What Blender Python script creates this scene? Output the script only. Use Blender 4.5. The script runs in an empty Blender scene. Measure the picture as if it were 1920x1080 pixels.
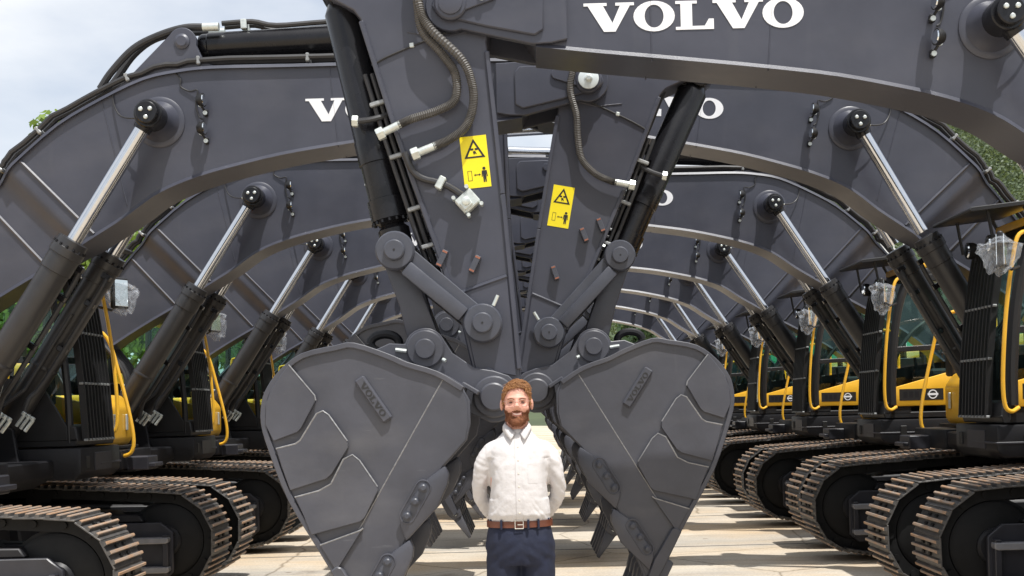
import bpy, bmesh, math, random
from mathutils import Vector, Matrix, noise

random.seed(7)
PI = math.pi
rad = math.radians
SC = bpy.context.scene
COL = SC.collection

# ------------------------------------------------------------------ camera, sky, sun, exposure
cam_d = bpy.data.cameras.new('camera')
cam = bpy.data.objects.new('camera', cam_d)
COL.objects.link(cam)
cam_d.sensor_width = 36.0
cam_d.lens = 43.1
cam_d.shift_x = -38.0 / 1920.0
cam_d.shift_y = 221.0 / 1920.0
cam_d.clip_start = 0.1
cam_d.clip_end = 3000.0
cam.matrix_world = Matrix.Translation((0, 0, 1.7)) @ Matrix.Rotation(rad(90), 4, 'X') @ Matrix.Rotation(rad(-1.5), 4, 'Z')
SC.camera = cam
SC.render.resolution_x, SC.render.resolution_y = 1024, 576

SUN_TRAVEL = Vector((-0.21, 0.33, -1.0)).normalized()
sun_d = bpy.data.lights.new('sun', 'SUN')
sun_d.energy = 5.0
sun_d.angle = rad(0.5)
sun_d.color = (1.0, 0.975, 0.935)
sun = bpy.data.objects.new('sun', sun_d)
COL.objects.link(sun)
sun.rotation_euler = SUN_TRAVEL.to_track_quat('-Z', 'Y').to_euler()

world = bpy.data.worlds.new('World')
SC.world = world
world.use_nodes = True
wn, wl = world.node_tree.nodes, world.node_tree.links
wn.clear()
w_out = wn.new('ShaderNodeOutputWorld')
w_bg = wn.new('ShaderNodeBackground')
w_bg.inputs['Strength'].default_value = 0.15
w_sky = wn.new('ShaderNodeTexSky')
w_sky.sky_type = 'NISHITA'
w_sky.sun_disc = False
w_sky.sun_elevation = math.asin(-SUN_TRAVEL.z)
w_sky.sun_rotation = math.atan2(-SUN_TRAVEL.x, -SUN_TRAVEL.y)
w_sky.air_density = 1.0
w_sky.dust_density = 2.5
w_tc = wn.new('ShaderNodeTexCoord')
w_map = wn.new('ShaderNodeMapping')
w_map.inputs['Scale'].default_value = (1.0, 1.0, 2.4)
w_map.inputs['Location'].default_value = (1.2, 0.4, 0.0)
w_no = wn.new('ShaderNodeTexNoise')
w_no.inputs['Scale'].default_value = 2.2
w_no.inputs['Detail'].default_value = 7.0
w_no.inputs['Roughness'].default_value = 0.5
w_ramp = wn.new('ShaderNodeValToRGB')
w_ramp.color_ramp.elements[0].position = 0.42
w_ramp.color_ramp.elements[1].position = 0.60
w_ramp.color_ramp.elements[0].color = (0.40, 0.40, 0.40, 1)
w_mix = wn.new('ShaderNodeMixRGB')
w_mix.inputs['Color2'].default_value = (6.6, 6.75, 6.95, 1)
wl.new(w_tc.outputs['Generated'], w_map.inputs['Vector'])
wl.new(w_map.outputs['Vector'], w_no.inputs['Vector'])
wl.new(w_no.outputs['Fac'], w_ramp.inputs['Fac'])
wl.new(w_ramp.outputs['Color'], w_mix.inputs['Fac'])
wl.new(w_sky.outputs['Color'], w_mix.inputs['Color1'])
wl.new(w_mix.outputs['Color'], w_bg.inputs['Color'])
wl.new(w_bg.outputs['Background'], w_out.inputs['Surface'])

SC.view_settings.view_transform = 'Standard'
SC.view_settings.look = 'None'
SC.view_settings.gamma = 1.0
SC.view_settings.exposure = 0.08

# ------------------------------------------------------------------ materials
MATS = {}


def mat(name, col, rough=0.5, metal=0.0, var=0.0, vscale=6.0, col2=None, bump=0.0, bscale=60.0, spec=0.5, streak=None, coat=0.0, rvar=0.1, dust=0.0):
    """Principled material with noise driven colour and roughness variation and fine bump."""
    m = bpy.data.materials.new(name)
    m.use_nodes = True
    n, l = m.node_tree.nodes, m.node_tree.links
    p = n['Principled BSDF']
    p.inputs['Base Color'].default_value = (*col, 1)
    p.inputs['Roughness'].default_value = rough
    p.inputs['Metallic'].default_value = metal
    p.inputs['Specular IOR Level'].default_value = spec
    if coat:
        p.inputs['Coat Weight'].default_value = coat
        p.inputs['Coat Roughness'].default_value = 0.15
    tc = n.new('ShaderNodeTexCoord')
    if var or col2:
        mp = n.new('ShaderNodeMapping')
        if streak:
            mp.inputs['Scale'].default_value = streak
        no = n.new('ShaderNodeTexNoise')
        no.inputs['Scale'].default_value = vscale
        no.inputs['Detail'].default_value = 6
        no.inputs['Roughness'].default_value = 0.62
        rp = n.new('ShaderNodeValToRGB')
        rp.color_ramp.elements[0].position = 0.32
        rp.color_ramp.elements[1].position = 0.68
        c2 = col2 or tuple(min(1, c * (1 + var)) for c in col)
        c1 = col if col2 else tuple(c * (1 - var) for c in col)
        rp.color_ramp.elements[0].color = (*c1, 1)
        rp.color_ramp.elements[1].color = (*c2, 1)
        l.new(tc.outputs['Object'], mp.inputs['Vector'])
        l.new(mp.outputs['Vector'], no.inputs['Vector'])
        l.new(no.outputs['Fac'], rp.inputs['Fac'])
        last = rp
        if dust:
            for sc_, st_, lo, hi, amt, dc in ((1.6, (1, 1, 2.2), .50, .72, dust, (0.23, 0.22, 0.215)), (7.0, (1, 1, .12), .62, .72, dust * .6, (0.21, 0.21, 0.21)), (26.0, (.15, 1, 1.0), .70, .76, dust * .8, (0.28, 0.28, 0.28))):
                m2 = n.new('ShaderNodeMapping'); m2.inputs['Scale'].default_value = st_; m2.inputs['Rotation'].default_value = (0, .5, 0)
                t2 = n.new('ShaderNodeTexNoise'); t2.inputs['Scale'].default_value = sc_; t2.inputs['Detail'].default_value = 5
                r2 = n.new('ShaderNodeMapRange')
                r2.inputs['From Min'].default_value = lo; r2.inputs['From Max'].default_value = hi
                r2.inputs['To Min'].default_value = 0; r2.inputs['To Max'].default_value = amt
                x2 = n.new('ShaderNodeMixRGB'); x2.inputs['Color2'].default_value = (*dc, 1)
                l.new(tc.outputs['Object'], m2.inputs['Vector']); l.new(m2.outputs['Vector'], t2.inputs['Vector'])
                l.new(t2.outputs['Fac'], r2.inputs['Value']); l.new(r2.outputs['Result'], x2.inputs['Fac'])
                l.new(last.outputs['Color'], x2.inputs['Color1'])
                last = x2
        l.new(last.outputs['Color'], p.inputs['Base Color'])
        mr = n.new('ShaderNodeMapRange')
        mr.inputs['To Min'].default_value = max(0.02, rough - rvar)
        mr.inputs['To Max'].default_value = min(1, rough + rvar)
        l.new(no.outputs['Fac'], mr.inputs['Value'])
        l.new(mr.outputs['Result'], p.inputs['Roughness'])
    if bump:
        nb = n.new('ShaderNodeTexNoise')
        nb.inputs['Scale'].default_value = bscale
        nb.inputs['Detail'].default_value = 4
        bp = n.new('ShaderNodeBump')
        bp.inputs['Strength'].default_value = bump
        bp.inputs['Distance'].default_value = 0.01
        l.new(tc.outputs['Object'], nb.inputs['Vector'])
        l.new(nb.outputs['Fac'], bp.inputs['Height'])
        l.new(bp.outputs['Normal'], p.inputs['Normal'])
    MATS[name] = m
    return m


GREY = mat('grey_paint', (0.049, 0.052, 0.070), 0.38, var=0.12, vscale=2.2, bump=0.05, bscale=25, dust=0.06)
GREYB = mat('bucket_paint', (0.060, 0.062, 0.076), 0.42, var=0.16, vscale=2.6, bump=0.08, bscale=30, dust=0.15)
GREYL = mat('link_paint', (0.056, 0.060, 0.076), 0.42, var=0.14, vscale=5, bump=0.07, bscale=50)
CYLB = mat('cylinder_black_paint', (0.010, 0.010, 0.012), 0.26, var=0.2, vscale=5, spec=0.35)
CYLG = mat('cylinder_dark_grey_paint', (0.026, 0.0255, 0.027), 0.38, var=0.15, vscale=5, bump=0.06, bscale=60)
CHROME = mat('chrome_rod', (0.62, 0.64, 0.67), 0.16, 1.0, var=0.06, vscale=9)
RUBBER = mat('hose_rubber', (0.026, 0.026, 0.028), 0.5, var=0.2, vscale=12)
RIBBED = mat('hose_spring_guard', (0.085, 0.080, 0.074), 0.5, var=0.25, vscale=20)
ZINC = mat('zinc_fitting', (0.62, 0.66, 0.63), 0.38, 0.55, var=0.15, vscale=30)
CLAMP = mat('dull_zinc_clamp', (0.30, 0.31, 0.31), 0.45, 0.4, var=0.2, vscale=30)
ZINCB = mat('bright_zinc_washer', (0.66, 0.72, 0.72), 0.4, 0.2, var=0.08, vscale=20)
YEL = mat('yellow_paint', (0.82, 0.45, 0.032), 0.34, var=0.08, vscale=3, coat=0.25)
BLK = mat('black_plastic', (0.010, 0.010, 0.011), 0.5, var=0.25, vscale=7, bump=0.05, bscale=80)
FRAME = mat('dark_frame_paint', (0.013, 0.013, 0.015), 0.45, spec=0.3, var=0.2, vscale=4, bump=0.05, bscale=40)
STEP = mat('step_paint', (0.19, 0.19, 0.20), 0.38, var=0.2, vscale=6, bump=0.06, bscale=40)
STEPD = mat('step_box_paint', (0.026, 0.026, 0.032), 0.4, var=0.2, vscale=5, bump=0.06, bscale=40)
SHOE = mat('track_shoe_steel', (0.046, 0.046, 0.047), 0.48, 0.2, col2=(0.135, 0.124, 0.112), vscale=9, bump=0.12, bscale=50)
RUST = mat('rusty_grouser_edge', (0.43, 0.25, 0.135), 0.62, 0.1, col2=(0.33, 0.28, 0.235), vscale=7, bump=0.15, bscale=70)
CHAIN = mat('track_chain_steel', (0.010, 0.010, 0.010), 0.6, 0.0, spec=0.2, var=0.3, vscale=10)
WELD = mat('weld_bead', (0.26, 0.26, 0.265), 0.38, 0.35, var=0.25, vscale=40, bump=0.2, bscale=120)
LABY = mat('label_yellow', (0.83, 0.68, 0.010), 0.42, var=0.03, vscale=8)
INK = mat('label_ink', (0.012, 0.012, 0.012), 0.5)
WHITE = mat('letter_white', (0.80, 0.81, 0.83), 0.4, var=0.03, vscale=12)
DARKLET = mat('stamped_letter', (0.020, 0.020, 0.021), 0.5)
COPPER = mat('bare_copper_edge', (0.30, 0.12, 0.075), 0.5, 0.3, var=0.2, vscale=30)
SEAT = mat('seat_fabric', (0.03, 0.03, 0.034), 0.8, var=0.2, vscale=20)
DECB = mat('blue_decal', (0.10, 0.22, 0.30), 0.4)
POLE = mat('white_pole_paint', (0.70, 0.72, 0.72), 0.4, var=0.06, vscale=2)
NET = mat('green_net', (0.055, 0.30, 0.17), 0.7, var=0.2, vscale=3, bump=0.2, bscale=50)
BARK = mat('bark', (0.10, 0.07, 0.045), 0.85, var=0.35, vscale=9, bump=0.5, bscale=25)
SKIN = mat('skin', (0.60, 0.305, 0.225), 0.48, var=0.08, vscale=16, bump=0.04, bscale=180)
HAIR = mat('hair_red_blond', (0.22, 0.092, 0.030), 0.45, col2=(0.42, 0.205, 0.078), vscale=32)
BEARD = mat('beard_red_brown', (0.15, 0.048, 0.018), 0.7, col2=(0.25, 0.092, 0.036), vscale=50, bump=0.6, bscale=300)
SHIRT = mat('shirt_cotton', (0.57, 0.55, 0.545), 0.85, var=0.03, vscale=7, bump=0.16, bscale=75, spec=.2)
NAVY = mat('navy_trousers', (0.007, 0.011, 0.031), 0.8, var=0.2, vscale=9, bump=0.25, bscale=40)
BELT = mat('brown_leather', (0.12, 0.036, 0.018), 0.42, var=0.25, vscale=22, bump=0.15, bscale=90)
TEETH = mat('teeth', (0.72, 0.66, 0.58), 0.3)
LIP = mat('lip', (0.50, 0.19, 0.16), 0.45)
EYEM = mat('eye_dark', (0.035, 0.026, 0.022), 0.3)
SHOEL = mat('shoe_leather', (0.05, 0.028, 0.018), 0.4, var=0.2, vscale=20)
WIRE = mat('glasses_frame', (0.62, 0.58, 0.52), 0.25, 0.3)
CLEARF = mat('clear_acetate_frame', (0.50, 0.33, 0.27), 0.2)


def leaf_mat(name, c1, c2):
    m = mat(name, c1, 0.55, col2=c2, vscale=0.9)
    n, l = m.node_tree.nodes, m.node_tree.links
    p = n['Principled BSDF']
    tr = n.new('ShaderNodeBsdfTranslucent')
    tr.inputs['Color'].default_value = (c2[0] * 1.6, c2[1] * 1.5, c2[2], 1)
    mx = n.new('ShaderNodeMixShader')
    mx.inputs['Fac'].default_value = 0.35
    l.new(p.outputs['BSDF'], mx.inputs[1])
    l.new(tr.outputs['BSDF'], mx.inputs[2])
    l.new(mx.outputs['Shader'], n['Material Output'].inputs['Surface'])
    return m


LEAF = leaf_mat('leaf_bright', (0.10, 0.175, 0.024), (0.18, 0.27, 0.042))
LEAFD = leaf_mat('leaf_dark', (0.032, 0.070, 0.026), (0.060, 0.105, 0.036))
LEAFH = leaf_mat('leaf_hill_hazed', (0.075, 0.112, 0.055), (0.115, 0.152, 0.075))  # leaf green paled, with low contrast, so the colour stands in for distance haze


def glass_mat(name, tint, gloss):
    m = bpy.data.materials.new(name)
    m.use_nodes = True
    n, l = m.node_tree.nodes, m.node_tree.links
    n.remove(n['Principled BSDF'])
    t = n.new('ShaderNodeBsdfTransparent')
    t.inputs['Color'].default_value = (*tint, 1)
    g = n.new('ShaderNodeBsdfGlossy')
    g.inputs['Roughness'].default_value = gloss
    lw = n.new('ShaderNodeFresnel')
    lw.inputs['IOR'].default_value = 1.55
    mx = n.new('ShaderNodeMixShader')
    l.new(lw.outputs['Fac'], mx.inputs['Fac'])
    l.new(t.outputs['BSDF'], mx.inputs[1])
    l.new(g.outputs['BSDF'], mx.inputs[2])
    l.new(mx.outputs['Shader'], n['Material Output'].inputs['Surface'])
    MATS[name] = m
    return m


GLASS = glass_mat('tinted_cab_glass', (0.70, 0.88, 0.84), 0.02)
MIRROR = mat('mirror_glass', (0.80, 0.84, 0.86), 0.05, 1.0)


def film_mat():
    m = bpy.data.materials.new('clear_plastic_film')
    m.use_nodes = True
    n, l = m.node_tree.nodes, m.node_tree.links
    p = n['Principled BSDF']
    p.inputs['Base Color'].default_value = (0.62, 0.66, 0.72, 1)
    p.inputs['Roughness'].default_value = 0.12
    p.inputs['Specular IOR Level'].default_value = 0.9
    t = n.new('ShaderNodeBsdfTransparent')
    mx = n.new('ShaderNodeMixShader')
    no = n.new('ShaderNodeTexNoise')
    no.inputs['Scale'].default_value = 14
    mr = n.new('ShaderNodeMapRange')
    mr.inputs['To Min'].default_value = 0.02
    mr.inputs['To Max'].default_value = 0.42
    l.new(no.outputs['Fac'], mr.inputs['Value'])
    l.new(mr.outputs['Result'], mx.inputs['Fac'])
    l.new(t.outputs['BSDF'], mx.inputs[1])
    l.new(p.outputs['BSDF'], mx.inputs[2])
    l.new(mx.outputs['Shader'], n['Material Output'].inputs['Surface'])
    return m


FILM = film_mat()


def concrete_mat():
    m = bpy.data.materials.new('yard_concrete')
    m.use_nodes = True
    n, l = m.node_tree.nodes, m.node_tree.links
    p = n['Principled BSDF']
    p.inputs['Roughness'].default_value = 0.85
    tc = n.new('ShaderNodeTexCoord')

    def nz(scale, detail, stretch):
        mp = n.new('ShaderNodeMapping')
        mp.inputs['Scale'].default_value = stretch
        t = n.new('ShaderNodeTexNoise')
        t.inputs['Scale'].default_value = scale
        t.inputs['Detail'].default_value = detail
        t.inputs['Roughness'].default_value = 0.65
        l.new(tc.outputs['Object'], mp.inputs['Vector'])
        l.new(mp.outputs['Vector'], t.inputs['Vector'])
        return t

    def ramp(src, a, b, c1, c2):
        r = n.new('ShaderNodeValToRGB')
        r.color_ramp.elements[0].position = a
        r.color_ramp.elements[1].position = b
        r.color_ramp.elements[0].color = (*c1, 1)
        r.color_ramp.elements[1].color = (*c2, 1)
        l.new(src.outputs['Fac'], r.inputs['Fac'])
        return r

    def mix(fac, a, b, mode='MIX'):
        x = n.new('ShaderNodeMixRGB')
        x.blend_type = mode
        if fac is None:
            x.inputs['Fac'].default_value = 1.0
        else:
            l.new(fac.outputs['Color'], x.inputs['Fac'])
        l.new(a.outputs['Color'], x.inputs['Color1'])
        if isinstance(b, tuple):
            x.inputs['Color2'].default_value = (*b, 1)
        else:
            l.new(b.outputs['Color'], x.inputs['Color2'])
        return x
    base = ramp(nz(1.4, 8, (1, 1, 1)), 0.3, 0.7, (0.47, 0.41, 0.325), (0.60, 0.54, 0.45))
    rustm = ramp(nz(0.22, 6, (1, 1.6, 1)), 0.44, 0.62, (0, 0, 0), (0.75, 0.75, 0.75))
    a = mix(rustm, base, (0.52, 0.37, 0.21))
    greym = ramp(nz(0.35, 5, (0.35, 1.5, 1)), 0.52, 0.64, (0, 0, 0), (0.55, 0.55, 0.55))
    b = mix(greym, a, (0.30, 0.295, 0.28))
    speck = ramp(nz(38, 3, (1, 1, 1)), 0.35, 0.65, (0.82, 0.82, 0.82), (1.08, 1.07, 1.05))
    c = mix(None, b, speck, 'MULTIPLY')
    spot = ramp(nz(3.2, 2, (1, 1, 1)), 0.72, 0.76, (1, 1, 1), (0.45, 0.40, 0.36))
    d = mix(None, c, spot, 'MULTIPLY')
    scr = ramp(nz(2.2, 5, (.18, 6, 1)), 0.56, 0.74, (1, 1, 1), (0.62, 0.56, 0.50))
    d = mix(None, d, scr, 'MULTIPLY')
    oil = ramp(nz(.75, 6, (1, 1, 1)), 0.60, 0.70, (1, 1, 1), (0.58, 0.54, 0.50))
    d = mix(None, d, oil, 'MULTIPLY')
    vo = n.new('ShaderNodeTexVoronoi'); vo.feature = 'DISTANCE_TO_EDGE'; vo.inputs['Scale'].default_value = .42
    wp = n.new('ShaderNodeMixRGB'); wp.inputs['Fac'].default_value = .12
    l.new(tc.outputs['Object'], wp.inputs['Color1']); l.new(nz(1.6, 5, (1, 1, 1)).outputs['Color'], wp.inputs['Color2'])
    l.new(wp.outputs['Color'], vo.inputs['Vector'])
    cr = n.new('ShaderNodeValToRGB'); cr.color_ramp.elements[0].position = .0; cr.color_ramp.elements[1].position = .006
    cr.color_ramp.elements[0].color = (.45, .42, .38, 1); cr.color_ramp.elements[1].color = (1, 1, 1, 1)
    l.new(vo.outputs['Distance'], cr.inputs['Fac'])
    d = mix(None, d, cr, 'MULTIPLY')
    l.new(d.outputs['Color'], p.inputs['Base Color'])
    bp = n.new('ShaderNodeBump')
    bp.inputs['Strength'].default_value = 0.35
    bp.inputs['Distance'].default_value = 0.02
    l.new(nz(30, 6, (1, 1, 1)).outputs['Fac'], bp.inputs['Height'])
    l.new(bp.outputs['Normal'], p.inputs['Normal'])
    return m


CONC = concrete_mat()
JOINT = mat('joint_filler', (0.17, 0.165, 0.155), 0.9, var=0.25, vscale=5, bump=0.3, bscale=30)
SOIL = mat('hill_soil', (0.055, 0.075, 0.030), 0.9, var=0.3, vscale=0.05)


# ------------------------------------------------------------------ mesh builder
def catmull(pts, n=6, closed=False):
    pts = [Vector(p) for p in pts]
    out = []
    N = len(pts)
    for i in range(N if closed else N - 1):
        if closed:
            p0, p1, p2, p3 = pts[i - 1], pts[i], pts[(i + 1) % N], pts[(i + 2) % N]
        else:
            p1, p2 = pts[i], pts[i + 1]
            p0 = pts[i - 1] if i else p1 * 2 - p2
            p3 = pts[i + 2] if i + 2 < N else p2 * 2 - p1
        for k in range(n):
            t = k / n
            out.append(0.5 * ((2 * p1) + (p2 - p0) * t + (2 * p0 - 5 * p1 + 4 * p2 - p3) * t * t + (3 * p1 - p0 - 3 * p2 + p3) * t ** 3))
    if not closed:
        out.append(pts[-1])
    return out


class MB:
    def __init__(self):
        self.v, self.f, self.m = [], [], []

    def add(self, verts, faces, m=0, M=None):
        o = len(self.v)
        if M is not None:
            verts = [M @ Vector(p) for p in verts]
        self.v += [tuple(p) for p in verts]
        for f in faces:
            self.f.append(tuple(i + o for i in f))
            self.m.append(m)
        return self

    def addbm(self, bm, m=0, M=None):
        bm.verts.index_update()
        self.add([v.co.copy() for v in bm.verts], [[v.index for v in f.verts] for f in bm.faces], m, M)
        bm.free()

    def prism(self, prof, y0, y1, m=0, bev=0.0, seg=1, M=None):
        """(x, z) outline extruded along y, outer edges bevelled."""
        bm = bmesh.new()
        a = [bm.verts.new((p[0], y0, p[1])) for p in prof]
        b = [bm.verts.new((p[0], y1, p[1])) for p in prof]
        n = len(prof)
        bm.faces.new(a)
        bm.faces.new(list(reversed(b)))
        for i in range(n):
            bm.faces.new((a[i], b[i], b[(i + 1) % n], a[(i + 1) % n]))
        bmesh.ops.recalc_face_normals(bm, faces=bm.faces)
        if bev:
            e = [x for x in bm.edges if len(x.link_faces) == 2 and x.calc_face_angle(0) > 0.6]
            bmesh.ops.bevel(bm, geom=e, offset=bev, segments=seg, profile=0.5, affect='EDGES', clamp_overlap=True)
        self.addbm(bm, m, M)
        return self

    def box(self, c, s, m=0, bev=0.0, M=None, R=None, seg=1):
        T = Matrix.Translation(c)
        if R is not None:
            T = T @ R.to_4x4()
        if M is not None:
            T = M @ T
        hx, hy, hz = s[0] / 2, s[1] / 2, s[2] / 2
        return self.prism([(-hx, -hz), (hx, -hz), (hx, hz), (-hx, hz)], -hy, hy, m, bev, seg, T)

    def lathe(self, p, axis, prof, seg=24, m=0, M=None):
        """profile of (radius, height) turned about an axis through p."""
        q = Vector(axis).normalized().to_track_quat('Z', 'Y').to_matrix()
        p = Vector(p)
        vs, fs = [], []
        for r, h in prof:
            for k in range(seg):
                a = 2 * PI * k / seg
                vs.append(p + q @ Vector((r * math.cos(a), r * math.sin(a), h)))
        L = len(prof)
        for i in range(L - 1):
            for k in range(seg):
                k2 = (k + 1) % seg
                fs.append((i * seg + k, i * seg + k2, (i + 1) * seg + k2, (i + 1) * seg + k))
        fs.append(tuple(reversed(range(seg))))
        fs.append(tuple(range((L - 1) * seg, L * seg)))
        return self.add(vs, fs, m, M)

    def cyl(self, p0, p1, r, seg=20, m=0, ch=0.0, r1=None, M=None):
        p0, p1 = Vector(p0), Vector(p1)
        h = (p1 - p0).length
        r1 = r if r1 is None else r1
        prof = [(r, 0), (r1, h)] if not ch else [(r - ch, 0), (r, ch), (r1, h - ch), (r1 - ch, h)]
        return self.lathe(p0, p1 - p0, prof, seg, m, M)

    def tube(self, pts, r, seg=8, m=0, M=None, smooth=0, ribs=0):
        if smooth:
            if isinstance(r, (list, tuple)):
                r = [r[i] + (r[i + 1] - r[i]) * k / smooth for i in range(len(r) - 1) for k in range(smooth)] + [r[-1]]
            pts = catmull(pts, smooth)
        pts = [Vector(p) for p in pts]
        n = len(pts)
        vs, fs = [], []
        up = None
        for i, p in enumerate(pts):
            d = (pts[min(i + 1, n - 1)] - pts[max(i - 1, 0)]).normalized()
            if up is None:
                up = d.orthogonal().normalized()
            up = (up - d * up.dot(d))
            up = up.normalized() if up.length > 1e-6 else d.orthogonal().normalized()
            sd = d.cross(up)
            rr = r[i] if isinstance(r, (list, tuple)) else r
            if ribs:
                rr *= 1 + (0.16 if i % 2 else -0.05)
            for k in range(seg):
                a = 2 * PI * k / seg
                vs.append(p + up * (rr * math.cos(a)) + sd * (rr * math.sin(a)))
        for i in range(n - 1):
            for k in range(seg):
                k2 = (k + 1) % seg
                fs.append((i * seg + k, i * seg + k2, (i + 1) * seg + k2, (i + 1) * seg + k))
        fs.append(tuple(reversed(range(seg))))
        fs.append(tuple(range((n - 1) * seg, n * seg)))
        return self.add(vs, fs, m, M)

    def mesh(self, name, mats, angle=32):
        me = bpy.data.meshes.new(name)
        me.from_pydata(self.v, [], self.f)
        for x in mats:
            me.materials.append(x)
        me.polygons.foreach_set('material_index', self.m)
        me.polygons.foreach_set('use_smooth', [True] * len(self.f))
        me.set_sharp_from_angle(angle=rad(angle))
        me.update()
        return me


def obj(name, me, parent=None, loc=(0, 0, 0), rot=(0, 0, 0), label=None):
    o = bpy.data.objects.new(name, me)
    COL.objects.link(o)
    o.parent = parent
    o.location = loc
    o.rotation_euler = rot
    if label:
        o['label'] = label
    return o


def tag(o, label, cat, group=None):
    o['label'] = label
    o['category'] = cat
    if group:
        o['group'] = group
    return o


# ------------------------------------------------------------------ lettering
V_P = [(0, 1), (.56, 1), (.56, .9), (.47, .9), (.69, .30), (.88, .9), (.77, .9), (.77, 1), (1.22, 1), (1.22, .9), (1.12, .9), (.76, 0), (.48, 0), (.10, .9), (0, .9)]
L_P = [(0, 1), (.52, 1), (.52, .9), (.40, .9), (.40, .12), (.70, .12), (.80, .36), (.92, .36), (.92, 0), (0, 0), (0, .1), (.12, .1), (.12, .9), (0, .9)]


def letters(mb, origin, xd, zd, nd, width, height, m=0, th=0.003):
    """VOLVO in wide slab letters: origin lower left, xd reading direction, zd up, nd outward."""
    o, xd, zd, nd = Vector(origin), Vector(xd).normalized(), Vector(zd).normalized(), Vector(nd).normalized()
    tot = 1.22 + 1.0 + .92 + 1.22 + 1.0 - .02
    sx = width / tot
    cur = 0.0

    def P(x, z, t):
        return o + xd * (x * sx) + zd * (z * height) + nd * t
    for ch, wd in (('V', 1.20), ('O', 1.02), ('L', .90), ('V', 1.20), ('O', 1.0)):
        if ch == 'O':
            vs, fs = [], []
            N = 28
            for k in range(N):
                a = 2 * PI * k / N
                c, s = math.cos(a), math.sin(a)
                for t in (th, 0):
                    vs.append(P(cur + .5 + .5 * c, .5 + .53 * s, t))
                    vs.append(P(cur + .5 + .23 * c, .5 + .40 * s, t))
            for k in range(N):
                q, r = 4 * k, 4 * ((k + 1) % N)
                fs += [(q, r, r + 1, q + 1), (q, q + 2, r + 2, r), (q + 1, r + 1, r + 3, q + 3)]
            mb.add(vs, fs, m)
        else:
            pr = V_P if ch == 'V' else L_P
            n = len(pr)
            vs = [P(cur + x, z, th) for x, z in pr] + [P(cur + x, z, 0) for x, z in pr]
            fs = [tuple(range(n))] + [(i, (i + 1) % n, n + (i + 1) % n, n + i) for i in range(n)]
            mb.add(vs, fs, m)
        cur += wd


# ------------------------------------------------------------------ excavator meshes (local x forward, y left, z up)
ME = {}
FOOT = Vector((0.0, 0, 2.15))
PIVOT = Vector((5.88, 0, 4.285))          # stick pin on the boom, boom pitch 0
BPIN = Vector((2.42, 0, 4.06))            # boom cylinder pin on the boom
CFOOT = Vector((0.75, 0, 1.50))           # boom cylinder pin on the frame
SBRK = Vector((2.61, 0, 4.715))           # stick cylinder bracket pin on the boom
STA = [((5.62, 4.47), (5.34, 4.025), .215), ((5.0, 4.487), (4.95, 3.975), .215), ((4.4, 4.485), (4.4, 3.912), .215), ((3.8, 4.483), (3.85, 3.845), .215),
       ((3.3, 4.485), (3.4, 3.78), .215), ((2.85, 4.487), (3.0, 3.695), .215), ((2.58, 4.465), (2.78, 3.64), .215), ((2.3, 4.41), (2.55, 3.565), .215),
       ((1.95, 4.255), (2.35, 3.47), .215), ((1.6, 4.06), (2.12, 3.31), .215), ((1.27, 3.79), (1.87, 3.16), .215), ((1.19, 3.71), (1.78, 3.105), .215),
       ((1.10, 3.61), (1.655, 3.03), .150), ((0.97, 3.47), (1.46, 2.92), .150), ((0.7, 3.15), (1.05, 2.69), .150), ((0.35, 2.72), (0.60, 2.40), .150), ((0.0, 2.36), (0.15, 2.02), .150)]


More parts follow.
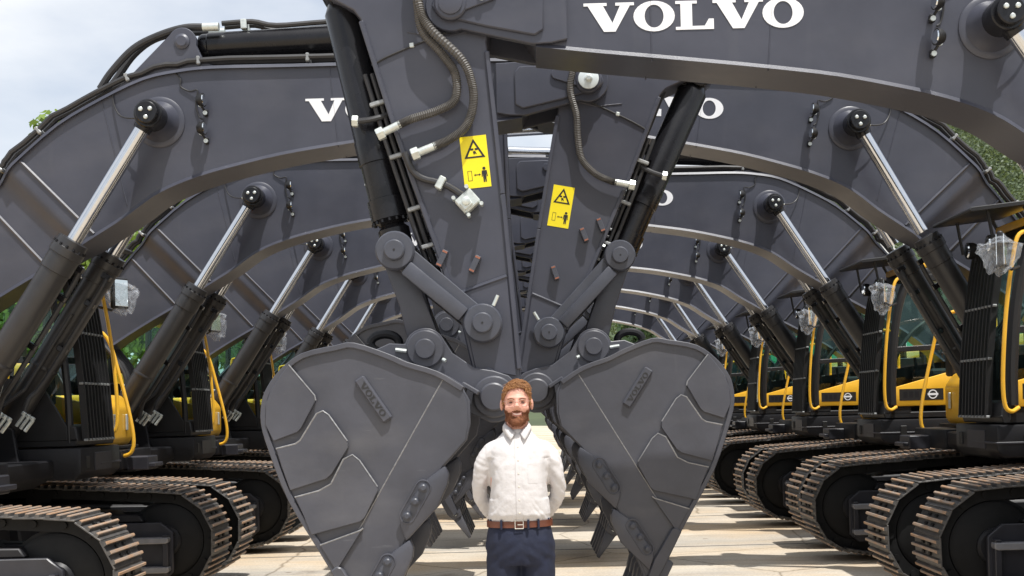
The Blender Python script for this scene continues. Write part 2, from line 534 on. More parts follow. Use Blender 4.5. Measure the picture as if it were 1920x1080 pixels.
def build_boom():
    F = FOOT
    mb = MB()
    tops = [Vector((a[0] - F.x, 0, a[1] - F.z)) for a, b, w in STA]
    bots = [Vector((b[0] - F.x, 0, b[1] - F.z)) for a, b, w in STA]
    wid = [w for a, b, w in STA]
    # subdivide the curved stretch smoothly; keep the crease stations
    T, B, W = [], [], []
    ct, cb = catmull(tops, 3), catmull(bots, 3)
    for i in range(len(ct)):
        j, k = divmod(i, 3)
        w = wid[j] if k == 0 else wid[j] + (wid[min(j + 1, len(wid) - 1)] - wid[j]) * k / 3
        T.append(ct[i]); B.append(cb[i]); W.append(w)
    n = len(T)
    vs = []
    for t, b, w in zip(T, B, W):
        vs += [(t.x, -w, t.z), (t.x, w, t.z), (b.x, w, b.z), (b.x, -w, b.z)]
    fs = []
    for i in range(n - 1):
        a, c = 4 * i, 4 * i + 4
        for k in range(4):
            k2 = (k + 1) % 4
            fs.append((a + k, c + k, c + k2, a + k2))
    fs.append((0, 1, 2, 3)); fs.append(tuple(4 * n - 4 + k for k in (3, 2, 1, 0)))
    mb.add(vs, fs, 0)
    # top and bottom flange plates standing proud of the webs
    for pts, sgn in ((T, 1), (B, -1)):
        vs, fs = [], []
        for i, p in enumerate(pts):
            d = (pts[min(i + 1, n - 1)] - pts[max(i - 1, 0)]).normalized()
            nr = Vector((-d.z, 0, d.x)) * (-1)
            if nr.z * sgn < 0:
                nr = -nr
            w = W[i] + .030
            o, q = p + nr * .016, p - nr * .014
            wo, wq = (w - .022, w) if sgn > 0 else (w, w - .024)
            vs += [(o.x, -wo, o.z), (o.x, wo, o.z), (q.x, wq, q.z), (q.x, -wq, q.z)]
        for i in range(n - 1):
            a, c = 4 * i, 4 * i + 4
            for k in range(4):
                k2 = (k + 1) % 4
                fs.append((a + k, c + k, c + k2, a + k2))
        fs.append((0, 1, 2, 3)); fs.append(tuple(4 * n - 4 + k for k in (3, 2, 1, 0)))
        mb.add(vs, fs, 0)
    pv = PIVOT - F
    # forked tip plates with rounded nose
    for s in (-1, 1):
        nose = [(pv.x + .165 * math.cos(a), pv.z + .165 * math.sin(a)) for a in [rad(70 - 14 * i) for i in range(14)]]
        prof = [(5.14, 1.90), (5.14, 2.30), (5.5, 2.31)] + nose + [(5.62, 1.935), (5.36, 1.875), (5.24, 1.88)]
        mb.prism(prof, s * .200, s * .258, 0, .006)
        inner = [(5.29, 1.96), (5.29, 2.22), (5.33, 2.265), (5.62, 2.268), (5.98, 2.20), (6.005, 2.13), (5.97, 2.07), (5.66, 1.99), (5.35, 1.925)]
        mb.prism(inner, s * .258, s * .280, 0, .008)
        mb.lathe((pv.x, s * .256, pv.z), (0, s, 0), [(.105, 0), (.105, .045), (.095, .055), (.075, .056), (.075, .068), (.06, .072)], 28)
        # keeper arm with bolt
        mb.prism([(5.60 - .0, 2.155), (5.58, 2.19), (5.60, 2.225), (pv.x, pv.z + .075), (pv.x + .07, pv.z), (pv.x, pv.z - .075)], s * .280, s * .302, 0, .004)
    # foot boss
    mb.cyl((0, -.33, 0), (0, .33, 0), .19, 28, 0, .01)
    # stick cylinder bracket
    sb = SBRK - F
    for s in (-1, 1):
        arc = [(sb.x + .115 * math.cos(a), sb.z + .115 * math.sin(a)) for a in [rad(150 - 15 * i) for i in range(12)]]
        mb.prism([(1.93, 2.10), (2.15, 2.27)] + arc + [(2.78, 2.40), (2.95, 2.33)], s * .125, s * .185, 0, .006)
        mb.lathe((sb.x, s * .185, sb.z), (0, s, 0), [(.062, 0), (.062, .012), (.045, .02), (.04, .026)], 20)
    # transverse ribs on the webs and plate seams
    def bar(a, b, s, w, y, r=.011):
        mb.tube([(a[0] - F.x, s * y, a[1] - F.z), (b[0] - F.x, s * y, b[1] - F.z)], r, 6, 0)
    for s in (-1, 1):
        bar((1.29, 3.775), (1.865, 3.175), s, 0, .217, .016)
        bar((0.98, 3.455), (1.445, 2.94), s, 0, .152, .016)
        bar((3.80, 4.47), (3.855, 3.82), s, 0, .215, .005)
        bar((1.96, 4.24), (2.14, 3.40), s, 0, .215, .005)
        bar((4.60, 4.47), (4.60, 3.90), s, 0, .215, .005)
        # boom cylinder pin boss
        bp = BPIN - F
        mb.lathe((bp.x, s * .215, bp.z), (0, s, 0), [(.205, 0), (.205, .010), (.19, .018), (.165, .02), (.135, .06), (.112, .12), (.108, .185)], 36)
    # rolled edge weld along the lower flange near the tip
    ME['boom'] = mb.mesh('boom', [GREY], 28)

    # pin cap with three bolts
    mb = MB()
    mb.lathe((0, 0, 0), (0, 1, 0), [(.088, 0), (.088, .035), (.08, .042)], 28, 0)
    for k in range(3):
        a = 2 * PI * k / 3 + .5
        mb.lathe((.042 * math.cos(a), .042, .042 * math.sin(a)), (0, 1, 0), [(.017, 0), (.017, .012), (.011, .017)], 10, 1)
    ME['pin_cap'] = mb.mesh('pin_cap', [CYLB, ZINC])
    mb = MB()
    mb.lathe((0, 0, 0), (0, -1, 0), [(.082, 0), (.082, .012), (.078, .014)], 32, 0)
    mb.lathe((0, -.014, 0), (0, -1, 0), [(.034, 0), (.034, .006), (.030, .008)], 6, 1)
    mb.lathe((0, -.022, 0), (0, -1, 0), [(.024, 0), (.024, .022), (.018, .026)], 6, 1)
    ME['washer'] = mb.mesh('pivot_washer', [ZINCB, ZINC])
    mb = MB()
    mb.lathe((0, 0, 0), (0, 1, 0), [(.034, 0), (.034, .006), (.022, .008), (.022, .022), (.015, .026)], 16, 0)
    ME['keeper_bolt'] = mb.mesh('keeper_bolt', [ZINC])
    # lettering
    for s, nm in ((1, 'lettering_left'), (-1, 'lettering_right')):
        mb = MB()
        x0 = 5.03 if s > 0 else 3.60
        letters(mb, (x0 - F.x, s * .2155, (4.10 if s > 0 else 4.03) - F.z), (-s, 0, 0), (0, 0, 1), (0, s, 0), 1.42, .185, 0, .004)
        ME[nm] = mb.mesh('lettering', [WHITE])
    # pipes along the boom top edge, with clamps
    for nm, dy, off in (('boom_pipe_a', .20, .075), ('boom_pipe_b', .10, .075), ('boom_pipe_c', -.20, .075), ('boom_pipe_d', -.10, .075)):
        mb = MB()
        pts = []
        for i in range(0, n - 4):
            d = (T[min(i + 1, n - 1)] - T[max(i - 1, 0)]).normalized()
            nr = Vector((d.z, 0, -d.x))
            if nr.z < 0:
                nr = -nr
            pts.append(T[i] + nr * (off + (.02 * math.sin(i * 1.7) if i % 3 == 0 else 0)) + Vector((0, dy, 0)))
        pts = pts[2:]
        mb.tube([p for i, p in enumerate(pts) if i % 3 == 0 or i > 14], .024, 8, 0)
        ME[nm] = mb.mesh('boom_pipe', [RUBBER])
    mb = MB()
    mb.box((0, 0, 0), (.032, .15, .070), 0, .008)
    ME['pipe_clamp'] = mb.mesh('pipe_clamp', [CLAMP])
    ME['clamp_at'] = []
    for i in range(4, n - 6, 6):
        d = (T[i + 1] - T[i - 1]).normalized()
        nr = Vector((d.z, 0, -d.x))
        if nr.z < 0:
            nr = -nr
        for q in (-1, 1):
            ME['clamp_at'].append((T[i] + nr * .07 + Vector((0, q * .15, 0)), math.atan2(-d.z, d.x)))
    # hoses arching to the stick cylinder
    for nm, dy, pts in (('boom_hose_a', .14, [(1.75, 0, 4.27), (1.95, 0, 4.50), (2.12, 0, 4.72), (2.32, 0, 4.85), (2.60, 0, 4.885), (2.80, 0, 4.885)]),
                        ('boom_hose_b', -.14, [(1.92, 0, 4.36), (2.02, 0, 4.50), (2.20, 0, 4.68), (2.40, 0, 4.78), (2.62, 0, 4.84), (2.82, 0, 4.84)])):
        mb = MB()
        mb.tube([(p[0] - F.x, dy, p[2] - F.z) for p in pts], .030, 10, 0, smooth=6)
        e = pts[-1]
        mb.cyl((e[0] - F.x - .05, dy, e[2] - F.z), (e[0] - F.x + .08, dy, e[2] - F.z), .034, 12, 1)
        ME[nm] = mb.mesh('hose', [RUBBER, ZINC])
    # work lights with bracket and cable
    for s, nm in ((1, 'lamp_l'), (-1, 'lamp_r')):
        mb = MB()
        mb.box((0, s * .02, -.07), (.035, .04, .05), 0, .005)
        mb.tube([(0, s * .02, -.07), (-.02, s * .06, -.03), (0, s * .09, 0)], .010, 6, 0)
        mb.lathe((-.015, s * .11, .01), (1, s * .15, .05), [(.034, -.03), (.052, -.005), (.054, .025)], 18, 0)
        mb.lathe((-.015, s * .11, .01), (1, s * .15, .05), [(.047, .0252), (.040, .031)], 18, 1)
        mb.lathe((-.03, s * .06, -.02), (0, s, 0), [(.016, 0), (.016, .02)], 8, 2)
        mb.lathe((0, s * .02, -.075), (0, s, 0), [(.018, 0), (.018, .03)], 8, 2)
        ME[nm] = mb.mesh('work_light', [BLK, MIRROR, ZINC])
        mb = MB()
        ww = [(2.55, .255, 4.46), (2.60, .262, 4.40), (2.60, .262, 4.34), (2.67, .265, 4.30), (2.74, .28, 4.30), (2.72, .27, 4.20), (2.74, .265, 4.10), (2.77, .28, 4.07)]
        mb.tube([(p[0] - F.x, s * (p[1] - .037), p[2] - F.z) for p in ww], .007, 6, 0, smooth=4)
        ME['wire_l' if s > 0 else 'wire_r'] = mb.mesh('cable', [RUBBER])
        mb = MB()
        w2 = [(2.05, .262, 4.31), (2.06, .27, 4.21), (2.11, .30, 4.12), (2.20, .36, 4.075), (2.33, .40, 4.065)]
        mb.tube([(p[0] - F.x, s * (p[1] - .037), p[2] - F.z) for p in w2], .007, 6, 0, smooth=4)
        mb.cyl((2.27 - F.x, s * .353, 4.066 - F.z), (2.35 - F.x, s * .373, 4.064 - F.z), .012, 8, 1)
        ME['grease_l' if s > 0 else 'grease_r'] = mb.mesh('grease_line', [RUBBER, ZINC])


LS = 2.52       # stick length pivot to bucket pin
ROCKB = (2.045, .02)
AB0, AC0, LK = .725, .655, 1.155
CREL = (.43, .317)


def build_stick():
    """hangs along -z from the pivot; +x is the outer side."""
    def P(s, t):
        return (t, -s)
    end = [P(LS + .165 * math.sin(a), .165 * math.cos(a)) for a in [rad(-5 + 19 * i) for i in range(11)]]
    prof = [P(-.72, .10), P(-.73, .24), P(-.50, .44), P(-.36, .60), P(-.36, .80), P(-.28, .86), P(-.19, .82), P(-.06, .63), P(.0, .592), P(.744, .447), P(1.592, .250), P(2.016, .160), P(2.34, .12)] + end + \
           [P(2.40, -.185), P(1.228, -.200), P(.245, -.200), P(.05, -.24), P(-.1, -.225), P(-.3, -.12), P(-.66, .03)]
    mb = MB()
    mb.prism(prof, -.195, .195, 0, .008)
    # proud inner and outer edge plates
    for pts in ([P(.30, -.196), P(1.228, -.196), P(2.36, -.178)], [P(.02, .588), P(.744, .443), P(1.592, .246), P(2.0, .158)]):
        for s in (-1, 1):
            for a, b in zip(pts[:-1], pts[1:]):
                d = Vector((b[0] - a[0], 0, b[1] - a[1]))
                c = Vector((a[0] + b[0], 0, a[1] + b[1])) / 2
                ang = math.atan2(-d.z, d.x)
                mb.box(c + Vector((0, s * .2, 0)), (d.length, .03, .032), 0, .006, R=Matrix.Rotation(ang, 3, 'Y'))
    for s in (-1, 1):
        # lower reinforcement plate, its seam
        mb.prism([P(1.76, -.168), P(1.84, .165), P(2.0, .135), P(2.33, .10), P(2.40, -.155)], s * .195, s * .207, 0, .004)
        mb.tube([P3(P(1.755, -.165), s * .204), P3(P(1.835, .170), s * .204)], .014, 6, 0)
        mb.tube([P3(P(.15, -.19), s * .196), P3(P(.175, .10), s * .196), P3(P(.12, .30), s * .196)], .006, 6, 0)
        mb.lathe(P3(P(2.36, .02), s * .207), (0, s, 0), [(.034, 0), (.034, .03), (.018, .032), (.018, .02)], 14, 0)
    # bucket pin boss
    mb.cyl((0, -.235, -LS), (0, .235, -LS), .15, 26, 0, .008)
    ME['stick'] = mb.mesh('stick', [GREY, WELD], 28)

    # small stop blocks
    mb = MB()
    mb.box((0, 0, 0), (.040, .08, .115), 0, .004)
    mb.box((0, 0, .046), (.032, .083, .012), 1, 0)
    mb.box((0, 0, -.046), (.032, .083, .012), 1, 0)
    ME['stop_block'] = mb.mesh('stop_block', [GREYL, COPPER])
    # rocker arm: flat plate with bosses and a raised bar, from B (origin) to A along +z
    for s, nm, AB in ((1, 'rocker_l', AB0), (-1, 'rocker_r', AB0), (1, 'rocker_l2', AB0 * LK), (-1, 'rocker_r2', AB0 * LK)):
        mb = MB()
        y0, y1 = s * .215, s * .265
        mb.prism([(-.075, 0), (.085, 0), (.075, AB), (-.085, AB)], y0, y1, 0, .006)
        bar = [(.02, .13), (.085, .13), (.085, AB - .13), (.02, AB - .13)]
        mb.prism([(-.012, .125), (.088, .125), (.088, AB - .125), (-.012, AB - .125)], y1 - s * .01, y1 + s * .055, 0, .012, 2)
        for z in (0, AB):
            mb.lathe((0, y0, z), (0, s, 0), [(.125, 0), (.125, .085), (.115, .10), (.068, .102), (.066, .125), (.058, .133)], 30, 0)
            mb.lathe((0, y0 + s * .1325, z), (0, s, 0), [(.007, 0), (.007, .003)], 8, 1)
        mb.cyl((-.13, y0 + s * .05, .02), (-.20, y0 + s * .05, .04), .012, 8, 2)
        mb.cyl((.03, y0 + s * .05, AB - .12), (.04, y0 + s * .05, AB - .20), .012, 8, 2)
        ME[nm] = mb.mesh('rocker_arm', [GREYL, INK, ZINC])
    # bucket link from A (origin) to C along +z
    for nm, AC in (('bucket_link', AC0), ('bucket_link2', AC0 * LK)):
        mb = MB()
        mb.prism([(-.105, -.02), (.105, -.02), (.085, AC * .5), (.105, AC), (-.105, AC), (-.085, AC * .5)], -.185, .185, 0, .012, 2)
        for z in (0, AC):
            mb.cyl((0, -.205, z), (0, .205, z), .115, 26, 0, .006)
        ME[nm] = mb.mesh('bucket_link', [GREYL])
    # warning label
    mb = MB()
    w, h = .172, .335
    mb.box((0, 0, 0), (w, .0016, h), 0)
    def flat(pts, y=-.0022):
        mb.add([(p[0], y, p[1]) for p in pts], [tuple(range(len(pts)))], 1)
    tri = [(-.068, .025), (.068, .025), (0, .15)]
    tri2 = [(-.048, .036), (.048, .036), (0, .125)]
    for i in range(3):
        j = (i + 1) % 3
        flat([tri[i], tri[j], tri2[j], tri2[i]])
    flat([(-.024, .075), (-.004, .075), (-.004, .088), (-.024, .088)])
    flat([(.004, .075), (.024, .075), (.024, .088), (.004, .088)])
    flat([(-.010, .068), (.006, .071), (.016, .046), (.004, .055), (-.004, .044)])
    # load outline, arrow, standing figure
    for a in ((-.058, -.12, -.030, -.117), (-.058, -.058, -.030, -.055), (-.058, -.12, -.055, -.055), (-.033, -.12, -.030, -.055)):
        flat([(a[0], a[1]), (a[2], a[1]), (a[2], a[3]), (a[0], a[3])])
    flat([(-.010, -.087), (.018, -.087), (.018, -.082), (-.010, -.082)])
    flat([(-.018, -.0845), (-.008, -.093), (-.008, -.076)])
    flat([(.026, -.0845), (.016, -.076), (.016, -.093)])
    flat([(.050 + .0105 * math.cos(2 * PI * k / 10), -.047 + .0105 * math.sin(2 * PI * k / 10)) for k in range(10)])
    flat([(.034, -.060), (.066, -.060), (.070, -.10), (.064, -.10), (.061, -.072), (.060, -.135), (.052, -.135), (.050, -.102), (.048, -.135), (.040, -.135), (.039, -.072), (.036, -.10), (.030, -.10)])
    ME['warning_label'] = mb.mesh('warning_label', [LABY, INK])
    # ribbed hoses on the left side, single hose on the right side, fittings
    def hose(nm, st, y, name, r=.026):
        mb = MB()
        pts = [Vector(P3(P(s, t), y + dy)) for s, t, dy in st]
        cp = catmull(pts, 26)
        mb.tube(cp, r, 8, 0, ribs=1)
        a, b = cp[-1], (cp[-1] - cp[-10]).normalized()
        mb.cyl(a - b * .02, a + b * .12, .026, 12, 1, .004)
        mb.cyl(a + b * .10, a + b * .15, .042, 6, 1, .004)
        ME[nm] = mb.mesh(name, [RIBBED, ZINC])
    hose('hose_1', [(-.35, .22, .05), (-.05, .21, .07), (.14, .20, .06), (.30, .09, .05), (.44, .02, .05), (.60, .04, .05), (.66, .16, .05), (.695, .33, .05), (.725, .42, .05)], .205, 'hose')
    hose('hose_2', [(-.35, .20, .09), (-.02, .20, .10), (.14, .15, .10), (.36, -.03, .09), (.52, -.08, .07), (.66, -.07, .06), (.78, -.01, .05), (.85, .10, .05), (.885, .21, .05)], .205, 'hose')
    hose('hose_3', [(-.30, -.10, -.05), (-.08, -.13, -.09), (.10, -.13, -.09), (.28, -.05, -.07), (.45, -.01, -.05), (.62, .05, -.05), (.72, .17, -.05), (.76, .30, -.05), (.765, .36, -.05)], -.205, 'hose')
    # pipe and valve block on the left side, pipe on the right side
    mb = MB()
    mb.tube([P3(P(.90, .40), .24), P3(P(1.02, .36), .24), P3(P(1.08, .30), .24), P3(P(1.13, .17), .24), P3(P(1.22, .05), .24)], .022, 10, 0, smooth=4)
    mb.box(P3(P(1.12, .19), .24), (.045, .07, .085), 1, .006, R=Matrix.Rotation(-.6, 3, 'Y'))
    R = Matrix.Rotation(.62, 3, 'Y')
    c = Vector(P3(P(1.26, .03), .25))
    mb.box(c, (.13, .09, .11), 1, .008, R=R)
    mb.box(c + R @ Vector((.02, .045, -.01)), (.07, .05, .06), 1, .006, R=R)
    for dx in (-.055, .055):
        for dz in (-.045, .045):
            mb.cyl(c + R @ Vector((dx, -.03, dz * 1.6)), c + R @ Vector((dx, .06, dz * 1.6)), .013, 8, 1)
    mb.lathe(c + R @ Vector((.01, .07, 0)), (0, 1, 0), [(.026, 0), (.026, .02), (.018, .024)], 12, 1)
    ME['valve_block'] = mb.mesh('valve_block', [CYLG, ZINC])
    for nm, sy in (('pipe_l', 1), ('pipe_r', -1)):
        mb = MB()
        for k in range(2):
            o = .06 + .045 * k
            mb.tube([P3(P(.35, .50 + o), sy * .15), P3(P(.8, .415 + o), sy * .15), P3(P(1.45, .275 + o), sy * .15), P3(P(1.65, .225 + o), sy * .12)], .016, 8, 0)
        for s_, t_ in ((.55, .545), (.9, .455), (1.25, .375), (1.5, .315)):
            mb.box(P3(P(s_, t_), sy * .17), (.10, .04, .028), 1, .006, R=Matrix.Rotation(.2, 3, 'Y'))
        ME[nm] = mb.mesh('stick_pipe', [RUBBER, CLAMP])
    # thin cable with clips over the web
    for nm, s in (('cab_l', 1), ('cab_r', -1)):
        mb = MB()
        mb.tube([P3(P(.13, -.03), s * .2), P3(P(.17, .12), s * .203), P3(P(.22, .30), s * .203), P3(P(.27, .46), s * .203), P3(P(.31, .55), s * .2)], .007, 6, 0, smooth=3)
        mb.box(P3(P(.21, .28), s * .205), (.03, .02, .03), 1, .004)
        ME[nm] = mb.mesh('cable', [RUBBER, ZINC])


def P3(p, y):
    return (p[0], y, p[1])


def build_cylinders():
    # boom cylinder: origin at the frame pin, +z toward the boom pin, length 3.07
    mb = MB()
    mb.lathe((0, 0, .0), (0, 0, 1), [(.10, .08), (.115, .12), (.115, 1.62), (.124, 1.625), (.124, 1.76), (.134, 1.765), (.134, 1.83), (.124, 1.835), (.118, 1.90), (.075, 1.905)], 28, 0)
    mb.cyl((0, -.09, 0), (0, .09, 0), .13, 24, 0, .008)
    for k in range(14):
        a = 2 * PI * k / 14
        mb.lathe((.124 * math.cos(a), .124 * math.sin(a), 1.835), (0, 0, 1), [(.011, 0), (.011, .018)], 6, 1)
    mb.lathe((0, 0, .75), (0, 0, 1), [(.118, 0), (.121, .008), (.121, .032), (.118, .04)], 28, 0)
    ME['boom_barrel'] = mb.mesh('boom_cylinder', [CYLG, CYLB])
    mb = MB()
    mb.lathe((0, 0, 1.90), (0, 0, 1), [(.058, 0), (.058, 1.06)], 24, 0)
    mb.lathe((0, 0, 2.93), (0, 0, 1), [(.068, 0), (.072, .03), (.072, .06)], 20, 1)
    mb.cyl((0, -.085, 3.07), (0, .085, 3.07), .112, 26, 1, .008)
    ME['boom_rod'] = mb.mesh('rod', [CHROME, CYLB])
    for s, nm in ((1, 'boom_cyl_pipe_l'), (-1, 'boom_cyl_pipe_r')):
        mb = MB()
        mb.tube([(.10, -s * .13, 1.72), (.12, -s * .15, 1.60), (.12, -s * .15, .70), (.10, -s * .19, .50), (.16, -s * .20, .30)], .022, 8, 0, smooth=3)
        mb.tube([(.02, -s * .15, 1.30), (.02, -s * .16, .55), (-.05, -s * .2, .35)], .018, 8, 0)
        for z in (1.72, 1.45, 1.0):
            mb.box((.10, -s * .13, z), (.08, .06, .05), 1, .006)
        for k in range(3):
            mb.cyl((.14 + .042 * k, -s * .22, .26), (.15 + .042 * k, -s * .22, .38), .016, 8, 2, .003)
            mb.cyl((.14 + .042 * k, -s * .22, .37), (.142 + .042 * k, -s * .22, .40), .021, 6, 2, .003)
        ME[nm] = mb.mesh('cylinder_pipe', [RUBBER, CYLB, ZINC])
    # stick cylinder: origin at bracket, +z toward the stick, barrel 2.35 long
    mb = MB()
    mb.lathe((0, 0, 0), (0, 0, 1), [(.09, .10), (.105, .13), (.105, .17), (.112, .18), (.112, 2.25), (.125, 2.26), (.125, 2.40), (.08, 2.41)], 28, 0)
    mb.cyl((0, -.12, 0), (0, .12, 0), .105, 24, 0, .006)
    for s in (-1, 1):
        mb.tube([(-.17, s * .05, .30), (-.17, s * .05, .55), (-.12, s * .07, .75), (-.125, s * .07, 1.2), (-.125, s * .07, 2.2)], .022, 8, 1, smooth=4)
        mb.box((-.15, s * .05, .48), (.08, .06, .05), 2, .006)
        mb.box((-.13, s * .07, 1.5), (.05, .06, .05), 1, .006)
    ME['stick_barrel'] = mb.mesh('stick_cylinder', [CYLB, RUBBER, ZINC])
    mb = MB()
    mb.lathe((0, 0, 2.38), (0, 0, 1), [(.062, 0), (.062, 1.22)], 20, 0)
    mb.cyl((0, -.1, 3.68), (0, .1, 3.68), .11, 20, 1, .006)
    ME['stick_rod'] = mb.mesh('rod', [CHROME, CYLB])
    # bucket cylinder: origin at base pin D, +z toward A
    mb = MB()
    mb.lathe((0, 0, 0), (0, 0, 1), [(.085, .09), (.112, .14), (.122, .16), (.122, 1.02), (.126, 1.03), (.126, 1.18), (.117, 1.185), (.117, 1.42), (.131, 1.425), (.131, 1.56), (.12, 1.565), (.075, 1.60)], 30, 0)
    mb.cyl((0, -.13, 0), (0, .13, 0), .12, 24, 0, .008)
    for k in range(16):
        a = 2 * PI * k / 16
        mb.lathe((.124 * math.cos(a), .124 * math.sin(a), 1.565), (0, 0, 1), [(.011, 0), (.011, .018)], 6, 0)
    ME['bucket_barrel'] = mb.mesh('bucket_cylinder', [CYLB])
    mb = MB()
    mb.lathe((0, 0, 0), (0, 0, 1), [(.066, 1.50), (.066, 1.66), (.105, 1.70), (.105, 1.80)], 24, 1)
    mb.cyl((0, -.12, 1.88), (0, .12, 1.88), .122, 26, 1, .008)
    ME['bucket_rod'] = mb.mesh('rod', [CHROME, CYLB])
    for s, nm in ((1, 'bucket_cyl_pipe_l'), (-1, 'bucket_cyl_pipe_r')):
        mb = MB()
        mb.tube([(.13, s * .05, .12), (.19, s * .06, .14), (.215, s * .06, .25), (.205, s * .08, .55), (.195, s * .09, .80), (.17, s * .13, .90), (.05, s * .17, .93), (-.06, s * .17, .92)], .020, 9, 0, smooth=4)
        mb.box((.13, s * .05, .12), (.13, .08, .07), 1, .008)
        mb.box((.165, s * .08, .74), (.08, .05, .05), 1, .006)
        mb.cyl((-.05, s * .16, .92), (-.09, s * .16, .91), .038, 6, 2, .004)
        ME[nm] = mb.mesh('cylinder_pipe', [RUBBER, CYLB, ZINC])


BK_BACK = [(.174, .053), (.329, .150), (.514, .212), (.627, .265), (.825, .335), (.94, .322), (1.141, .279), (1.272, .182), (1.347, .084), (1.38, -.001), (1.388, -.13), (1.342, -.303), (1.236, -.592), (1.071, -.882), (.976, -1.049)]


def build_bucket():
    back = [(p.x, p.z) for p in catmull([(x, 0, z) for x, z in BK_BACK], 3)]
    outl = [(.136, -.02)] + back + [(.80, -1.36), (.73, -1.36), (.542, -.867), (.301, -.416), (.158, -.262), (.134, -.163)]
    mb = MB()
    # side plates
    for s in (-1, 1):
        mb.prism(outl, s * .625, s * .672, 0, .005)
        # thicker front bar
        mb.prism([(.15, -.03), (.185, .045), (.29, .115), (.97, -1.03), (.80, -1.34), (.74, -1.34), (.555, -.867), (.312, -.416), (.168, -.262), (.148, -.163)], s * .672, s * .679, 0, .003)
    for s in (-1, 1):
        mb.tube([(.293, s * .677, .112), (.63, s * .677, -.455), (.968, s * .677, -1.025)], .0045, 5, 2)
    # wrapper
    N = len(back)
    outer, inner = [], []
    for i, p in enumerate(back):
        a, b = back[max(i - 1, 0)], back[min(i + 1, N - 1)]
        d = Vector((b[0] - a[0], b[1] - a[1])).normalized()
        nr = Vector((-d.y, d.x))
        outer.append((p[0] + nr.x * .012, p[1] + nr.y * .012))
        inner.append((p[0] - nr.x * .022, p[1] - nr.y * .022))
    mb.prism(outer + list(reversed(inner)), -.695, .695, 0, .004)
    # lip plate and its end caps
    mb.prism([(.995, -1.04), (.775, -1.435), (.725, -1.40), (.92, -1.02)], -.70, .70, 0, .008)
    for s in (-1, 1):
        mb.prism([(1.0, -1.03), (.86, -1.30), (.775, -1.44), (.735, -1.385), (.80, -1.22), (.93, -1.01), (.965, -1.0)], s * .68, s * .715, 0, .008)
    # ears
    for s in (-1, 1):
        C, r1, r2 = CREL, .135, .165
        arcC = [(C[0] + r1 * math.cos(a), C[1] + r1 * math.sin(a)) for a in [rad(15 + 15 * i) for i in range(9)]]
        arcP = [(r2 * math.cos(a), r2 * math.sin(a)) for a in [rad(125 + 17 * i) for i in range(10)]]
        prof = [(.80, .30), (.66, .36)] + arcC + [(.26, .29), (.12, .19), (.0, .168)] + arcP + [(.20, -.08), (.33, .10)]
        for y in (.215, ):
            mb.prism(prof, s * .212, s * .268, 0, .006)
        mb.lathe((C[0], s * .262, C[1]), (0, s, 0), [(.122, 0), (.122, .02), (.112, .03), (.066, .031), (.065, .055), (.058, .062)], 28, 0)
        mb.lathe((0, s * .262, 0), (0, s, 0), [(.135, 0), (.135, .025), (.125, .035), (.092, .036), (.09, .055), (.08, .062)], 30, 0)
        mb.cyl((C[0] + .12, s * .28, C[1] - .01), (C[0] + .19, s * .28, C[1] + .0), .013, 8, 1)
        mb.cyl((C[0] - .11, s * .29, C[1] - .07), (C[0] - .13, s * .30, C[1] - .08), .012, 8, 1)
        # stiffener block in front of the top plate
        mb.box((.14, s * .40, .055), (.12, .20, .03), 0, .006, R=Matrix.Rotation(-.55, 3, 'Y'))
    # cross tube and front stop plate
    mb.cyl((.36, -.22, .20), (.36, .22, .20), .09, 20, 0)
    mb.prism([(.15, -.06), (.21, .04), (.24, .02), (.19, -.09)], -.62, .62, 0, .004)
    ME['bucket'] = mb.mesh('bucket', [GREYB, ZINC, WELD], 28)
    # lifting eye
    mb = MB()
    ring = [(.72 + .095 * math.cos(a), .0, .375 + .06 * math.sin(a)) for a in [2 * PI * k / 24 for k in range(25)]]
    mb.tube(ring, .030, 10, 0)
    mb.box((.72, 0, .315), (.16, .05, .05), 0, .006)
    ME['lifting_eye'] = mb.mesh('lifting_eye', [FRAME])
    # chevron wear plates
    def q(pts):
        return [(x - 5.631, z - 1.761) for x, z in pts]
    plates = [q([(6.852, 1.984), (6.700, 1.795), (6.694, 1.765), (6.785, 1.60), (6.81, 1.575), (6.955, 1.525), (7.003, 1.63), (6.995, 1.75), (6.962, 1.84), (6.90, 1.925)]),
              q([(6.941, 1.479), (6.825, 1.505), (6.795, 1.525), (6.690, 1.685), (6.652, 1.70), (6.618, 1.675), (6.510, 1.515), (6.505, 1.475), (6.610, 1.315), (6.645, 1.288), (6.862, 1.225), (6.91, 1.37)]),
              q([(6.835, 1.183), (6.690, 1.218), (6.615, 1.258), (6.535, 1.405), (6.481, 1.431), (6.440, 1.397), (6.335, 1.235), (6.333, 1.21), (6.415, 1.05), (6.445, 1.025), (6.742, .952), (6.785, 1.07)]),
              q([(6.690, .890), (6.445, .972), (6.428, .986), (6.590, .740), (6.606, .745)])]
    for i, pr in enumerate(plates):
        for s in (-1, 1):
            mb = MB()
            mb.prism(pr, s * .672, s * .704, 0, .004)
            runs = ((0, 2),) if i == 0 else (((1, 6), (0, 1)) if i < 3 else ((0, 2),))
            for a_, b_ in runs:
                mb.tube([(x, s * .701, z) for x, z in pr[a_:b_ + 1]], .0055, 5, 1)
            ME['wear_%d_%d' % (i, s)] = mb.mesh('wear_plate', [GREYB, WELD], 28)
